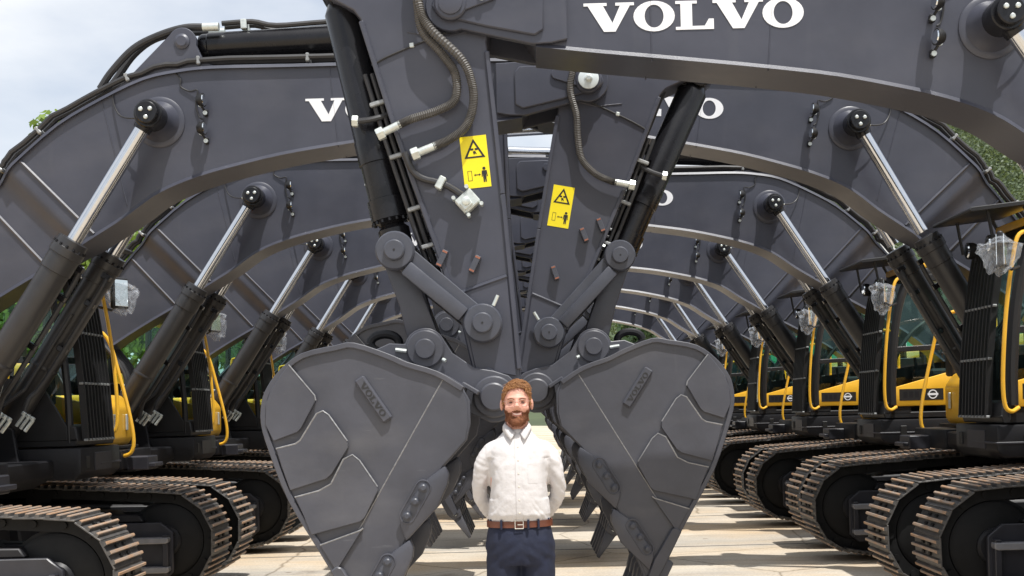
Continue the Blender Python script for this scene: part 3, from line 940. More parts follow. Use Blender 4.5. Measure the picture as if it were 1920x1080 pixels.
    # badge with stamped letters
    for s in (-1, 1):
        mb = MB()
        a, b = Vector((6.430 - 5.631, 0, 1.888 - 1.761)), Vector((6.264 - 5.631, 0, 1.636 - 1.761))
        d = (b - a).normalized()
        c = (a + b) / 2
        wdir = Vector((d.z, 0, -d.x))
        ln, wd = (b - a).length + .01, .068
        mb.prism([((c + d * sx * ln / 2 + wdir * sz * wd / 2).x, (c + d * sx * ln / 2 + wdir * sz * wd / 2).z) for sx, sz in ((-1, -1), (1, -1), (1, 1), (-1, 1))], s * .670, s * .703, 0, .010)
        # reading direction as seen from outside
        if s > 0:
            xd, up = d, Vector((-d.z, 0, d.x))
        else:
            xd, up = -d, Vector((d.z, 0, -d.x))
        if Vector((0, s, 0)).dot(xd.cross(up)) < 0:
            up = -up
        w, h = ln * .78, wd * .52
        letters(mb, c - xd * w / 2 - up * h / 2 + Vector((0, s * .7032, 0)), xd, up, (0, s, 0), w, h, 1, .0015)
        ME['badge_%d' % s] = mb.mesh('badge', [GREYB, DARKLET])
    # side cutters with bolts
    c1 = q([(5.925, 1.350), (5.905, 1.300), (5.910, 1.240), (5.975, 1.100), (6.170, .900), (6.200, .985), (6.205, 1.02), (6.10, 1.20), (6.03, 1.275)])
    c2 = [(x + .225, z - .44) for x, z in c1]
    bolts1 = [(6.058, 1.222), (6.108, 1.140), (6.158, 1.055)]
    for k, (pr, off) in enumerate(((c1, (0, 0)), (c2, (.225, -.44)))):
        for s in (-1, 1):
            mb = MB()
            mb.prism(pr, s * .60, s * .715, 0, .012, 2)
            pk = []
            for bx, bz in bolts1:
                x, z = bx - 5.631 + off[0], bz - 1.761 + off[1]
                mb.lathe((x, s * .714, z), (0, s, 0), [(.030, 0), (.030, .004), (.022, .005), (.022, .024), (.014, .030)], 10, 1)
            x0, z0 = bolts1[0][0] - 5.631 + off[0], bolts1[0][1] - 1.761 + off[1]
            x1, z1 = bolts1[2][0] - 5.631 + off[0], bolts1[2][1] - 1.761 + off[1]
            d = Vector((x1 - x0, z1 - z0)); L_ = d.length; d.normalize(); nn = Vector((-d.y, d.x))
            rim = []
            for a in [rad(90 + 20 * i) for i in range(10)]:
                rim.append(Vector((x0, z0)) + d * (.045 * math.cos(a)) + nn * (.045 * math.sin(a)))
            for a in [rad(-90 + 20 * i) for i in range(10)]:
                rim.append(Vector((x1, z1)) + d * (.045 * math.cos(a)) + nn * (.045 * math.sin(a)))
            rim.append(rim[0])
            mb.tube([(p.x, s * .715, p.y) for p in rim], .006, 6, 0)
            ME['cutter_%d_%d' % (k, s)] = mb.mesh('side_cutter', [GREYB, GREYL], 28)
    # tooth with adapter
    mb = MB()
    M = Matrix.Translation((.80, 0, -1.36)) @ Matrix.Rotation(math.atan2(-.494, -.869), 4, 'Y')
    mb.prism([(-.075, -.16), (.075, -.16), (.085, .02), (.06, .12), (-.055, .12), (-.085, .02)], -.07, .07, 0, .012, 2, M)
    mb.prism([(-.055, .11), (.06, .11), (.022, .40), (-.012, .40)], -.05, .05, 0, .010, 2, M)
    mb.cyl((.0, -.085, .06), (.0, .085, .06), .024, 12, 1, M=M)
    ME['tooth'] = mb.mesh('tooth', [GREYB, ZINC], 28)


# ---- crawler track
def track_path():
    pts = []
    fc, fr = (1.98, .555), .445
    rc, rr = (-1.98, .60), .47
    for i in range(41):                      # front idler, from bottom to top
        a = rad(-72 + 157 * i / 40)
        pts.append((fc[0] + fr * math.cos(a), fc[1] + fr * math.sin(a)))
    pts += [(1.1, 1.055), (.7, 1.075), (-.7, 1.095), (-1.3, 1.085)]
    for i in range(41):
        a = rad(94 + 160 * i / 40)
        pts.append((rc[0] + rr * math.cos(a), rc[1] + rr * math.sin(a)))
    pts += [(-1.75, .05), (1.62, .05)]
    return pts


def build_track():
    pts = track_path()
    n = len(pts)
    seg = [math.dist(pts[i], pts[(i + 1) % n]) for i in range(n)]
    tot = sum(seg)
    NS = 50
    TS = []
    for k in range(NS):
        d = (k + .5) / NS * tot
        i = 0
        while d > seg[i]:
            d -= seg[i]
            i += 1
        a, b = pts[i], pts[(i + 1) % n]
        t = d / seg[i]
        TS.append(((a[0] + (b[0] - a[0]) * t, a[1] + (b[1] - a[1]) * t), (b[0] - a[0], b[1] - a[1])))
    pitch = tot / NS
    # one shoe: x along travel, z outward
    mb = MB()
    hp = pitch / 2 - .006
    mb.prism([(-hp, -.010), (hp + .016, -.002), (hp + .016, .010), (-hp, .004)], -.30, .30, 0, .003)
    for gx in (-.072, 0, .072):
        mb.prism([(gx - .017, .004), (gx + .017, .004), (gx + .012, .030), (gx - .012, .030)], -.299, .299, 0)
        mb.prism([(gx - .012, .0302), (gx + .012, .0302), (gx + .008, .037), (gx - .008, .037)], -.298, .298, 1)
    for gx in (-.037, .037):
        for y in (-.075, .075):
            mb.box((gx, y, .012), (.022, .05, .018), 2)
    ME['shoe'] = mb.mesh('track_shoe', [SHOE, RUST, CHAIN])
    mats_ = []
    for (x, z), (dx, dz) in TS:
        ang = math.atan2(-dz, dx)
        # travelling from front bottom over the top toward the rear: outward normal is to the right of travel
        M = Matrix.Translation((x, 0, z)) @ Matrix.Rotation(ang, 4, 'Y')
        # local +z should point outward
        zo = M.to_3x3() @ Vector((0, 0, 1))
        if zo.x * (x - 0) * .25 + zo.z * (z - .57) < 0:
            M = Matrix.Translation((x, 0, z)) @ Matrix.Rotation(ang + PI, 4, 'Y')
        mats_.append(M)
    ME['shoe_M'] = mats_
    # all shoes in one mesh, for the far machines
    mb = MB()
    sv = [v.co.copy() for v in ME['shoe'].vertices]
    sf = [tuple(p.vertices) for p in ME['shoe'].polygons]
    sm = [p.material_index for p in ME['shoe'].polygons]
    for M in mats_:
        o = len(mb.v)
        mb.v += [tuple(M @ v) for v in sv]
        mb.f += [tuple(i + o for i in f) for f in sf]
        mb.m += sm
    ME['shoes_all'] = mb.mesh('track_shoes', [SHOE, RUST, CHAIN])
    # chain band, frame, idler, sprocket, rollers, side steps
    mb = MB()
    inner = []
    for i, p in enumerate(pts):
        a, b = pts[i - 1], pts[(i + 1) % n]
        d = Vector((b[0] - a[0], b[1] - a[1])).normalized()
        nr = Vector((-d.y, d.x))
        inner.append((p[0] + nr.x * .10, p[1] + nr.y * .10))
    vs, fs = [], []
    for y in (-.10, -.17, .10, .17):
        pass
    for y0, y1 in ((-.17, -.09), (.09, .17)):
        o = len(vs)
        for p, q in zip(pts, inner):
            vs += [(p[0] * .998, y0, p[1]), (p[0] * .998, y1, p[1]), (q[0], y1, q[1]), (q[0], y0, q[1])]
        for i in range(n):
            a, c = o + 4 * i, o + 4 * ((i + 1) % n)
            for k in range(4):
                k2 = (k + 1) % 4
                fs.append((a + k, c + k, c + k2, a + k2))
    mb.add(vs, fs, 1)
    # chain link pins
    for M in mats_:
        c = M @ Vector((0, 0, -.05))
        mb.cyl((c.x, -.19, c.z), (c.x, .19, c.z), .028, 8, 1)
    frame = [(-1.55, .20), (1.50, .20), (1.66, .36), (1.66, .72), (1.45, .82), (-1.45, .86), (-1.62, .72), (-1.62, .36)]
    mb.prism(frame, -.24, .24, 0, .02)
    mb.lathe((1.98, -.13, .555), (0, 1, 0), [(.30, -.05), (.335, -.03), (.335, .0), (.365, .0), (.365, .26), (.335, .26), (.335, .29), (.30, .31)], 36, 1)
    mb.lathe((1.98, -.22, .555), (0, 1, 0), [(.12, 0), (.14, .02), (.14, .42), (.12, .44)], 20, 0)
    mb.lathe((-1.98, -.2, .60), (0, 1, 0), [(.30, 0), (.36, .05), (.36, .35), (.30, .40)], 36, 1)
    for i in range(8):
        x = -1.45 + i * .415
        mb.lathe((x, -.2, .185), (0, 1, 0), [(.10, 0), (.12, .02), (.12, .38), (.10, .40)], 18, 1)
    for x in (-.7, .75):
        mb.lathe((x, -.15, .955), (0, 1, 0), [(.06, 0), (.06, .3)], 14, 1)
    ME['track_frame'] = mb.mesh('crawler_track', [FRAME, CHAIN])
    mb = MB()
    for s in (-1, 1):
        # step box: plate with two proud tread channels
        mb.prism([(-1.05, .20), (1.98, .20), (2.07, .28), (2.07, .64), (1.96, .73), (-1.05, .73)], s * .24, s * .285, 3, .008)
        mb.prism([(-1.05, .735), (1.80, .735), (1.76, .80), (-1.05, .84)], s * .10, s * .262, 0, .01)
        for z in (.335, .60):
            mb.prism([(.40, z - .055), (2.03, z - .055), (2.05, z - .04), (2.05, z), (.40, z)], s * .285, s * .372, 1, .008)
        for x in (.42, 1.99):
            mb.prism([(x, .26), (x + .05, .26), (x + .05, .62), (x, .62)], s * .28, s * .35, 3, .006)
        mb.prism([(1.16 + .10 * math.cos(a) + (.05 if math.cos(a) > 0 else -.05), .465 + .032 * math.sin(a)) for a in [2 * PI * k / 16 for k in range(16)]], s * .2855, s * .289, 2)
    ME['side_step'] = mb.mesh('side_step', [FRAME, STEP, INK, STEPD])


# ---- upper structure
def build_upper():
    # car body between the tracks and slew ring
    mb = MB()
    mb.box((0, 0, .66), (1.7, 1.5, .42), 0, .03)
    for sx in (-1, 1):
        for sy in (-1, 1):
            mb.prism([(-.22, .45), (.22, .45), (.18, .78), (-.18, .78)], 0, .75, 0, .02, M=Matrix.Translation((sx * .75, sy * .42, 0)) @ Matrix.Rotation(0 if sy > 0 else PI, 4, 'Z'))
    mb.lathe((0, 0, .86), (0, 0, 1), [(.78, 0), (.80, .03), (.80, .17), (.72, .21)], 40, 0)
    for k in range(28):
        a = 2 * PI * k / 28
        mb.lathe((.76 * math.cos(a), .76 * math.sin(a), 1.03), (0, 0, 1), [(.018, 0), (.018, .02)], 6, 0)
    ME['car_body'] = mb.mesh('car_body', [FRAME])
    # revolving frame
    mb = MB()
    mb.prism([(-2.2, 1.10), (1.05, 1.10), (1.22, 1.2), (1.22, 1.34), (-2.2, 1.34)], -.50, .50, 0, .015)
    mb.prism([(-2.2, 1.16), (1.40, 1.16), (1.46, 1.22), (1.46, 1.44), (-2.2, 1.44)], .47, 1.47, 0, .02, 2)     # cab base
    mb.prism([(-2.2, 1.16), (1.24, 1.16), (1.24, 1.36), (-2.2, 1.36)], -1.46, -.47, 0, .02, 2)
    for s in (-1, 1):                                                                        # boom foot cheeks
        mb.prism([(-.45, 1.30), (1.0, 1.30), (.95, 1.62), (.72, 1.68), (.30, 2.0), (.14, 2.33), (-.06, 2.36), (-.20, 2.22), (-.45, 1.8)], s * .29, s * .345, 0, .01)
        mb.lathe((0, s * .345, 2.15), (0, s, 0), [(.12, 0), (.12, .02), (.10, .03)], 24, 0)
        mb.cyl((.75, s * .345, 1.5), (.75, s * .56, 1.5), .09, 20, 0, .006)
    mb.box((1.25, 1.2, 1.285), (.44, .55, .02), 1, .004)
    # small hatch and step brackets seen at the corners
    mb.box((1.462, 1.0, 1.31), (.012, .42, .16), 1, .004)
    mb.box((1.20, 1.476, 1.31), (.07, .012, .11), 2, .004)
    mb.box((1.462, .62, 1.31), (.012, .08, .11), 2, .004)
    mb.box((1.34, -1.12, 1.22), (.22, .34, .14), 1, .01)
    mb.box((1.44, -1.12, 1.20), (.14, .30, .04), 1, .006)
    ME['revolving_frame'] = mb.mesh('revolving_frame', [FRAME, STEPD, INK])
    # engine hood and side panels
    mb = MB()
    mb.prism([(-2.25, 1.36), (-.32, 1.36), (-.32, 2.28), (-.50, 2.42), (-2.10, 2.42), (-2.25, 2.3)], -1.45, 1.45, 0, .05, 3)
    for x in (-1.9, -1.55, -1.2, -.85):
        for s in (-1, 1):
            mb.box((x, s * 1.452, 1.75), (.28, .016, .45), 1, .004)
    mb.cyl((-1.6, -.75, 2.40), (-1.6, -.75, 2.85), .07, 16, 1)
    ME['engine_hood'] = mb.mesh('engine_hood', [YEL, BLK])
    mb = MB()
    prof = [(-2.27, 1.12), (-2.85, 1.12), (-3.12, 1.3), (-3.2, 1.7), (-3.12, 2.15), (-2.9, 2.32), (-2.27, 2.32)]
    mb.prism(prof, -1.46, 1.46, 0, .12, 4)
    ME['counterweight'] = mb.mesh('counterweight', [GREY])
    # right front tool box
    mb = MB()
    mb.prism([(.40, 1.38), (1.02, 1.38), (1.08, 1.45), (1.08, 1.80), (.98, 1.93), (.40, 1.93)], -1.42, -.60, 0, .04, 3)
    for y in (-1.22, -.82):
        mb.box((1.092, y, 1.64), (.02, .05, .17), 1, .006)
    for x in (.58, .88):
        mb.box((x, -1.43, 1.66), (.05, .02, .17), 1, .006)
    mb.box((1.10, -1.01, 1.385), (.09, .80, .03), 2, .004)
    mb.box((-.12, -1.0, 1.62), (.9, .78, .5), 0, .04, seg=3)
    ME['tool_box'] = mb.mesh('tool_box', [YEL, ZINC, BLK])
    mb = MB()
    y = -1.40
    mb.tube([(1.06, y, 1.33), (1.22, y, 1.30), (1.33, y, 1.36), (1.33, y, 1.6), (1.22, y, 2.10), (1.10, y, 2.50), (.90, y, 2.60), (.6, y, 2.60), (.52, y, 2.5), (.52, y, 1.9)], .019, 10, 0, smooth=4)
    ME['handrail_r'] = mb.mesh('handrail', [YEL])
    # control valve / hose bundle in front of the boom foot
    mb = MB()
    for k in range(5):
        y = -.22 + .11 * k
        mb.tube([(.55, y, 1.36), (.78, y, 1.75), (.90, y * .9, 2.1), (.70, y * .8, 2.45), (.45, y * .7, 2.65)], .026, 8, 0, smooth=4)
        mb.cyl((.85, y, 1.9), (.90, y, 2.05), .034, 8, 1, .004)
        mb.cyl((.64, y, 1.50), (.70, y, 1.63), .034, 8, 1, .004)
    ME['hose_bundle'] = mb.mesh('hose_bundle', [RUBBER, ZINC])


def build_cab():
    Y0, Y1 = .52, 1.46
    mb = MB()
    # floor, rear wall, roof, visor
    mb.prism([(-.35, 1.45), (1.40, 1.45), (1.42, 1.52), (-.35, 1.52)], Y0, Y1, 0, .008)
    mb.prism([(-.38, 1.52), (-.30, 1.52), (-.28, 2.10), (-.36, 2.10)], Y0, Y1, 0, .01)
    mb.prism([(-.34, 3.06), (1.02, 3.06), (1.16, 3.00), (1.18, 3.04), (1.05, 3.15), (-.30, 3.17)], Y0, Y1, 0, .015, 2)
    mb.prism([(.92, 3.155), (1.10, 3.125), (1.10, 3.20), (.95, 3.225), (.6, 3.23), (.6, 3.172)], Y0 + .08, Y1 - .05, 1, .012, 2)     # yellow lamp housing on the roof
    mb.prism([(1.02, 3.285), (1.62, 3.225), (1.64, 3.24), (1.62, 3.265), (1.02, 3.325)], Y0 - .02, Y1 + .0, 0, .006)             # rain visor plate
    for y in (Y0 + .1, Y1 - .1):
        mb.tube([(1.05, y, 3.12), (1.15, y, 3.30)], .018, 6, 0)
        mb.tube([(1.40, y, 2.96), (1.45, y, 3.25)], .014, 6, 0)
    # pillars on both sides
    def pillar(pts, y, r=.036):
        vs = catmull([(p[0], y, p[1]) for p in pts], 5)
        mb.tube(vs, r, 8, 0)
    for y in (Y0 + .03, Y1 - .03):
        pillar([(1.34, 1.48), (1.33, 1.9), (1.28, 2.4), (1.20, 2.8), (1.10, 3.08)], y, .034)
        pillar([(-.28, 1.5), (-.24, 3.08)], y, .05)
    pillar([(1.31, 1.60), (1.305, 1.95), (1.26, 2.45), (1.18, 2.82), (1.06, 3.07)], Y1, .042)     # door front frame
    pillar([(.22, 1.55), (.20, 2.4), (.16, 3.06)], Y1 - .01, .055)                                # door rear post
    mb.prism([(.20, 3.0), (1.11, 3.0), (1.06, 3.08), (.20, 3.08)], Y1 - .05, Y1 + .012, 0, .006)
    mb.prism([(.22, 2.24), (1.28, 2.20), (1.28, 2.26), (.22, 2.30)], Y1 - .02, Y1 + .014, 0, .006)   # door waist rail
    mb.prism([(.0, 1.52), (.22, 1.52), (.20, 2.25), (-.25, 2.25), (-.28, 1.52)], Y1 - .04, Y1 + .006, 0, .006)
    # right hand side wall of the cab, solid to the waist
    mb.prism([(-.30, 1.50), (1.33, 1.50), (1.33, 1.62), (1.10, 2.02), (.30, 2.12), (-.28, 2.12)], Y0 - .005, Y0 + .03, 0, .008)
    mb.prism([(1.10, 1.49), (1.42, 1.49), (1.40, 1.62), (1.35, 1.64), (1.10, 1.64)], Y0, Y1, 0, .012)
    ME['cab'] = mb.mesh('cab', [BLK, YEL])
    # small print on the right side wall
    mb = MB()
    for i in range(7):
        if i == 4:
            continue
        mb.box((.60 + .055 * i, Y0 - .0065, 1.63 + .006 * (i % 2)), (.036, .002, .026 + .012 * (i % 3)), 0)
    for i in range(3):
        mb.box((.60 + .16 * i, Y0 - .0065, 1.70), (.05, .002, .010), 0)
    ME['decal_r'] = mb.mesh('decal', [WHITE])
    # seat and console inside
    mb = MB()
    mb.box((.42, .98, 1.85), (.50, .50, .16), 0, .05, seg=3)
    mb.box((.14, .98, 2.28), (.14, .48, .72), 0, .05, seg=3, R=Matrix.Rotation(-.12, 3, 'Y'))
    mb.box((.10, .98, 2.72), (.10, .26, .18), 0, .04, seg=3)
    mb.box((.42, .98, 1.66), (.36, .36, .30), 0, .02)
    for y in (.68, 1.28):
        mb.box((.60, y, 1.90), (.46, .10, .22), 0, .03)
        mb.tube([(.78, y, 2.0), (.80, y, 2.16)], .018, 8, 0)
    mb.box((1.1, .70, 1.95), (.10, .12, .28), 0, .02)
    ME['seat'] = mb.mesh('seat', [SEAT])
    # yellow door panel with logo strip
    mb = MB()
    mb.prism([(1.305, 1.585), (1.30, 1.80), (.66, 1.965), (.27, 2.01), (.27, 1.585)], Y1 - .02, Y1 + .020, 0, .012, 2)
    mb.box((.99, Y1 + .021, 1.715), (.50, .004, .13), 1)
    c = Vector((.86, Y1 + .0235, 1.715))
    N = 24
    vs, fs = [], []
    for k in range(N):
        a = 2 * PI * k / N
        for r in (.052, .040):
            vs.append(c + Vector((r * math.cos(a), 0, r * math.sin(a))))
    for k in range(N):
        fs.append((2 * k, 2 * ((k + 1) % N), 2 * ((k + 1) % N) + 1, 2 * k + 1))
    mb.add(vs, fs, 2)
    mb.add([c + Vector(p) for p in ((-.06, .001, -.012), (.06, .001, -.012), (.06, .001, .012), (-.06, .001, .012))], [(0, 1, 2, 3)], 2)
    for i in range(3):
        x = 1.02 + .065 * i
        mb.add([(x, Y1 + .0236, 1.68), (x + .045, Y1 + .0236, 1.68), (x + .045, Y1 + .0236, 1.75), (x, Y1 + .0236, 1.75)], [(0, 1, 2, 3)], 3)
    ME['door_panel'] = mb.mesh('door_panel', [YEL, INK, WHITE, FRAME])
    # glass panes
    def pane(nm, pts):
        mb = MB()
        mb.add(pts, [tuple(range(len(pts)))])
        ME[nm] = mb.mesh('window', [GLASS])
    pane('win_upper', [(1.27, Y1 - .005, 2.27), (1.18, Y1 - .005, 2.80), (1.09, Y1 - .005, 3.0), (.20, Y1 - .005, 3.0), (.22, Y1 - .005, 2.31)])
    pane('win_lower', [(1.29, Y1 - .005, 1.80), (1.27, Y1 - .005, 2.19), (.24, Y1 - .005, 2.23), (.26, Y1 - .005, 2.0), (.66, Y1 - .005, 1.965)])
    pane('win_rear_side', [(.12, Y1 - .03, 2.27), (.10, Y1 - .03, 3.0), (-.22, Y1 - .03, 3.02), (-.25, Y1 - .03, 2.27)])
    pane('win_right', [(1.29, Y0 + .01, 1.72), (1.25, Y0 + .01, 2.45), (1.12, Y0 + .01, 2.98), (-.22, Y0 + .01, 3.0), (-.26, Y0 + .01, 2.14), (.30, Y0 + .01, 2.14), (1.08, Y0 + .01, 2.05)])
    fr = [(1.335, 1.66), (1.325, 2.0), (1.28, 2.42), (1.20, 2.8), (1.12, 3.03)]
    mb = MB()
    vs = [(x, y, z) for x, z in fr for y in (Y0 + .06, Y1 - .06)]
    mb.add(vs, [(2 * i, 2 * i + 1, 2 * i + 3, 2 * i + 2) for i in range(len(fr) - 1)])
    ME['win_front'] = mb.mesh('window', [GLASS])
    # front guard of upright slats with three cross bars
    mb = MB()
    gl = [(1.48, 1.50), (1.455, 1.95), (1.415, 2.35), (1.355, 2.75), (1.31, 2.98)]
    for i in range(9):
        y = Y0 + .10 + (Y1 - Y0 - .30) * i / 8
        th = .012
        vs = []
        for x, z in gl:
            vs += [(x, y - th, z), (x, y + th, z), (x - .055, y + th, z), (x - .055, y - th, z)]
        fs = []
        for k in range(len(gl) - 1):
            a, c = 4 * k, 4 * k + 4
            for q in range(4):
                fs.append((a + q, a + (q + 1) % 4, c + (q + 1) % 4, c + q))
        fs += [(3, 2, 1, 0), tuple(4 * (len(gl) - 1) + q for q in range(4))]
        mb.add(vs, fs, 0)
    for x, z in ((1.46, 1.505), (1.430, 2.0), (1.378, 2.45), (1.29, 2.97)):
        mb.box((x, (Y0 + Y1) / 2 - .05, z), (.035, Y1 - Y0 - .24, .022), 1, .004)
        for i in range(8):
            y = Y0 + .10 + (Y1 - Y0 - .30) * (i + .5) / 8
            mb.box((x + .022, y, z), (.012, .03, .018), 1)
    ME['front_guard'] = mb.mesh('front_guard', [BLK, CLAMP])
    # yellow handrail beside the door
    mb = MB()
    mb.tube([(1.28, Y1 + .03, 1.58), (1.36, Y1 + .07, 1.55), (1.415, Y1 + .075, 1.62), (1.42, Y1 + .075, 1.9), (1.38, Y1 + .075, 2.4), (1.31, Y1 + .075, 2.85), (1.25, Y1 + .06, 3.02), (1.12, Y1 + .02, 3.05)], .018, 10, 0, smooth=4)
    ME['handrail_c'] = mb.mesh('handrail', [YEL])
    # mirrors on stalks
    for nm, y, s in (('mirror_r', -1.42, -1), ('mirror_l', Y1 + .16, 1)):
        mb = MB()
        if s < 0:
            mb.tube([(1.10, -1.40, 2.14), (1.02, y - .06, 2.18), (.98, y - .08, 2.14)], .014, 8, 0)
            mb.box((.97, y - .10, 2.08), (.06, .20, .36), 0, .03, seg=3)
            mb.box((.936, y - .10, 2.08), (.008, .16, .31), 1, .002)
        else:
            mb.tube([(1.26, Y1 + .06, 2.75), (1.36, y, 2.72), (1.42, y, 2.76)], .014, 8, 0)
            Rm = Matrix.Rotation(-.5, 3, 'Z')
            mb.box((1.44, y, 2.88), (.05, .20, .30), 0, .02, seg=3, R=Rm)
            mb.box(Vector((1.44, y, 2.88)) + Rm @ Vector((-.028, 0, 0)), (.008, .16, .25), 1, .002, R=Rm)
            mb.box(Vector((1.44, y, 2.88)) + Rm @ Vector((.028, 0, 0)), (.008, .16, .25), 1, .002, R=Rm)
        ME[nm] = mb.mesh('mirror', [BLK, MIRROR])
    # crumpled clear film tied over lamps and mirrors
    def film(nm, c, size, seed):
        bm = bmesh.new()
        bmesh.ops.create_icosphere(bm, subdivisions=4, radius=1)
        for v in bm.verts:
            d = v.co.normalized()
            r = 1 + .55 * noise.noise(d * 1.7 + Vector((seed, 0, 0))) + .30 * abs(noise.noise(d * 4.0 + Vector((0, seed, 0)))) + .14 * abs(noise.noise(d * 10 + Vector((0, 0, seed))))
            tp = 1 + .45 * d.z
            v.co = Vector((d.x * size[0] * r * tp + .05 * d.z * d.z, d.y * size[1] * r * tp, d.z * size[2] * r * (1.5 if d.z < 0 else .75))) + Vector(c)
        mb = MB()
        mb.addbm(bm)
        me = mb.mesh('plastic_cover', [FILM], 28)
        ME[nm] = me
    film('film_mir', (1.45, 1.64, 2.87), (.14, .12, .12), 1.3)
    film('film_mir2', (1.44, 1.64, 2.86), (.12, .13, .13), 5.7)
    mb = MB()
    for y in (0.0,):
        mb.lathe((1.36, y, 2.98), (1, 0, 0), [(.06, -.03), (.075, 0), (.075, .05)], 16, 0)
        mb.lathe((1.36, y, 2.98), (1, 0, 0), [(.065, .0505), (.055, .06)], 16, 1)
        mb.box((1.33, y, 2.93), (.04, .06, .10), 0, .005)
    ME['cab_lamp'] = mb.mesh('cab_lamp', [BLK, MIRROR])


build_boom(); build_stick(); build_cylinders(); build_bucket(); build_track(); build_upper(); build_cab()


# ------------------------------------------------------------------ setting: ground, hill, forest
def grid_mesh(name, x0, x1, y0, y1, nx, ny, hf, m):
    vs = [(x0 + (x1 - x0) * i / nx, y0 + (y1 - y0) * j / ny) for j in range(ny + 1) for i in range(nx + 1)]
    vs = [(x, y, hf(x, y)) for x, y in vs]
    fs = [(j * (nx + 1) + i, j * (nx + 1) + i + 1, (j + 1) * (nx + 1) + i + 1, (j + 1) * (nx + 1) + i) for j in range(ny) for i in range(nx)]
    mb = MB()
    mb.add(vs, fs)
    return mb.mesh(name, [m], 60)


g = obj('ground', grid_mesh('ground', -1500, 1500, -300, 2500, 1, 1, lambda x, y: 0.0, CONC))
g['kind'] = 'structure'
for y in (2.6, 7.0, 10.7, 14.4, 18.2, 22.0, 26.0, 30.0):
    mb = MB()
    mb.prism([(-30, .0), (30, .0), (30, .004), (-30, .004)], y - .018, y + .018)
    obj('joint', mb.mesh('joint', [JOINT]), g)

def sstep(t):
    t = max(0, min(1, t))
    return t * t * (3 - 2 * t)


def hill_h(x, y):
    h = 84 * sstep((x + 12) / 105) * sstep((y - 75) / 165) + 6 * noise.noise(Vector((x * .02, y * .02, 3))) * sstep((y - 80) / 60) * sstep((x + 10) / 40)
    return h - .3


h = obj('hill', grid_mesh('hill', -60, 420, 70, 520, 60, 56, hill_h, SOIL))
h['kind'] = 'structure'


def leaf_cloud(V, F, c, radii, count, size, rng, shell=.55):
    cx, cy, cz = c
    for _ in range(count):
        d = Vector((rng.gauss(0, 1), rng.gauss(0, 1), rng.gauss(0, 1))).normalized()
        r = shell + (1 - shell) * rng.random() ** .6
        r *= 1 + .35 * noise.noise(d * 2.1 + Vector(c) * .31)
        p = Vector((cx + d.x * radii[0] * r, cy + d.y * radii[1] * r, cz + d.z * radii[2] * r))
        nrm = (d + Vector((rng.uniform(-.8, .8), rng.uniform(-.8, .8), rng.uniform(-.5, .9)))).normalized()
        u = nrm.orthogonal().normalized()
        v = nrm.cross(u)
        a = rng.random() * 6.28
        u, v = u * math.cos(a) + v * math.sin(a), v * math.cos(a) - u * math.sin(a)
        s = size * rng.uniform(.6, 1.3)
        o = len(V)
        V += [p - u * s, p - v * s * .55, p + u * s, p + v * s * .55]
        F.append((o, o + 1, o + 2, o + 3))


rng = random.Random(3)
V, F = [], []
for _ in range(9000):
    if len(F) > 230000:
        break
    y = rng.uniform(125, 258)
    k = rng.uniform(.05, .44)
    x = y * k
    z = hill_h(x, y)
    if z < 1:
        continue
    R_ = rng.uniform(1.5, 3.2)
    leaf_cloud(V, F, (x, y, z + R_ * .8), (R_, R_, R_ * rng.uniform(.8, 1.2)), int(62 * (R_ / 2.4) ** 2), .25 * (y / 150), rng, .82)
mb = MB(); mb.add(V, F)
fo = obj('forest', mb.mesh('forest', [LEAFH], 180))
tag(fo, 'dense green forest covering the hillside on the right', 'forest')
fo['kind'] = 'stuff'


def tree(x, y, hgt, rad_, label, seed, lm, group, leaves=9000, lsize=.13):
    rg = random.Random(seed)
    t = bpy.data.objects.new('tree', None)
    COL.objects.link(t)
    t.location = (x, y, 0)
    tag(t, label, 'tree', group)
    mb = MB()
    hb = hgt * .38
    path = [Vector((rg.uniform(-.12, .12) * k, rg.uniform(-.12, .12) * k, hgt * .82 * k / 6)) for k in range(7)]
    mb.tube(path, [.20 * (1 - k / 7.5) * hgt / 8 for k in range(7)], 9, 0)
    V, F = [], []
    N = 26
    for i in range(N):
        a = i * 2.4 + rg.random()
        hz = hb + (hgt * .92 - hb) * (i + .5) / N
        prof = math.sin(PI * (.18 + .80 * (hz - hb) / (hgt - hb))) ** .7
        d = rad_ * prof * rg.uniform(.35, .80)
        c = Vector((d * math.cos(a), d * math.sin(a), hz))
        st = path[min(6, int(6 * hz / (hgt * .86)))] * .9
        mid = (st + c) / 2 + Vector((0, 0, .15))
        mb.tube([st, mid, c], [.07, .045, .02], 6, 0)
        r = rad_ * rg.uniform(.26, .42)
        leaf_cloud(V, F, c, (r, r, r * .8), leaves // N, lsize, rg, .35)
    obj('trunk', mb.mesh('trunk', [BARK]), t)
    mb = MB(); mb.add(V, F)
    obj('crown', mb.mesh('crown', [lm], 180), t)
    return t


GT = 'trees beyond the machines'
tree(-13.2, 36, 11.0, 2.0, 'tall bright green tree whose top shows above the nearest left boom', 11, LEAF, GT)
tree(-17.4, 39, 10.2, 1.9, 'bright green tree at the far left edge behind the boom', 12, LEAF, GT)
tree(-10.6, 37, 9.0, 3.0, 'sunny green tree seen under the nearest left boom', 13, LEAF, GT)
tree(-12.4, 33, 7.6, 2.8, 'bright green bushy tree in the gap between first and second left booms', 14, LEAF, GT)
tree(-16.2, 32, 8.2, 2.9, 'green tree behind the black hydraulic cylinders at far left', 15, LEAF, GT)
tree(-9.0, 44, 8.0, 2.8, 'green tree showing low between the left-row machines', 16, LEAFD, GT)
tree(6.8, 58, 7.6, 3.0, 'dark green tree above the green netting fence, left of the pole', 17, LEAFD, GT, 7000, .2)
tree(10.2, 60, 8.6, 3.2, 'dark green tree above the green netting fence, beside the slim pole', 18, LEAFD, GT, 7000, .2)
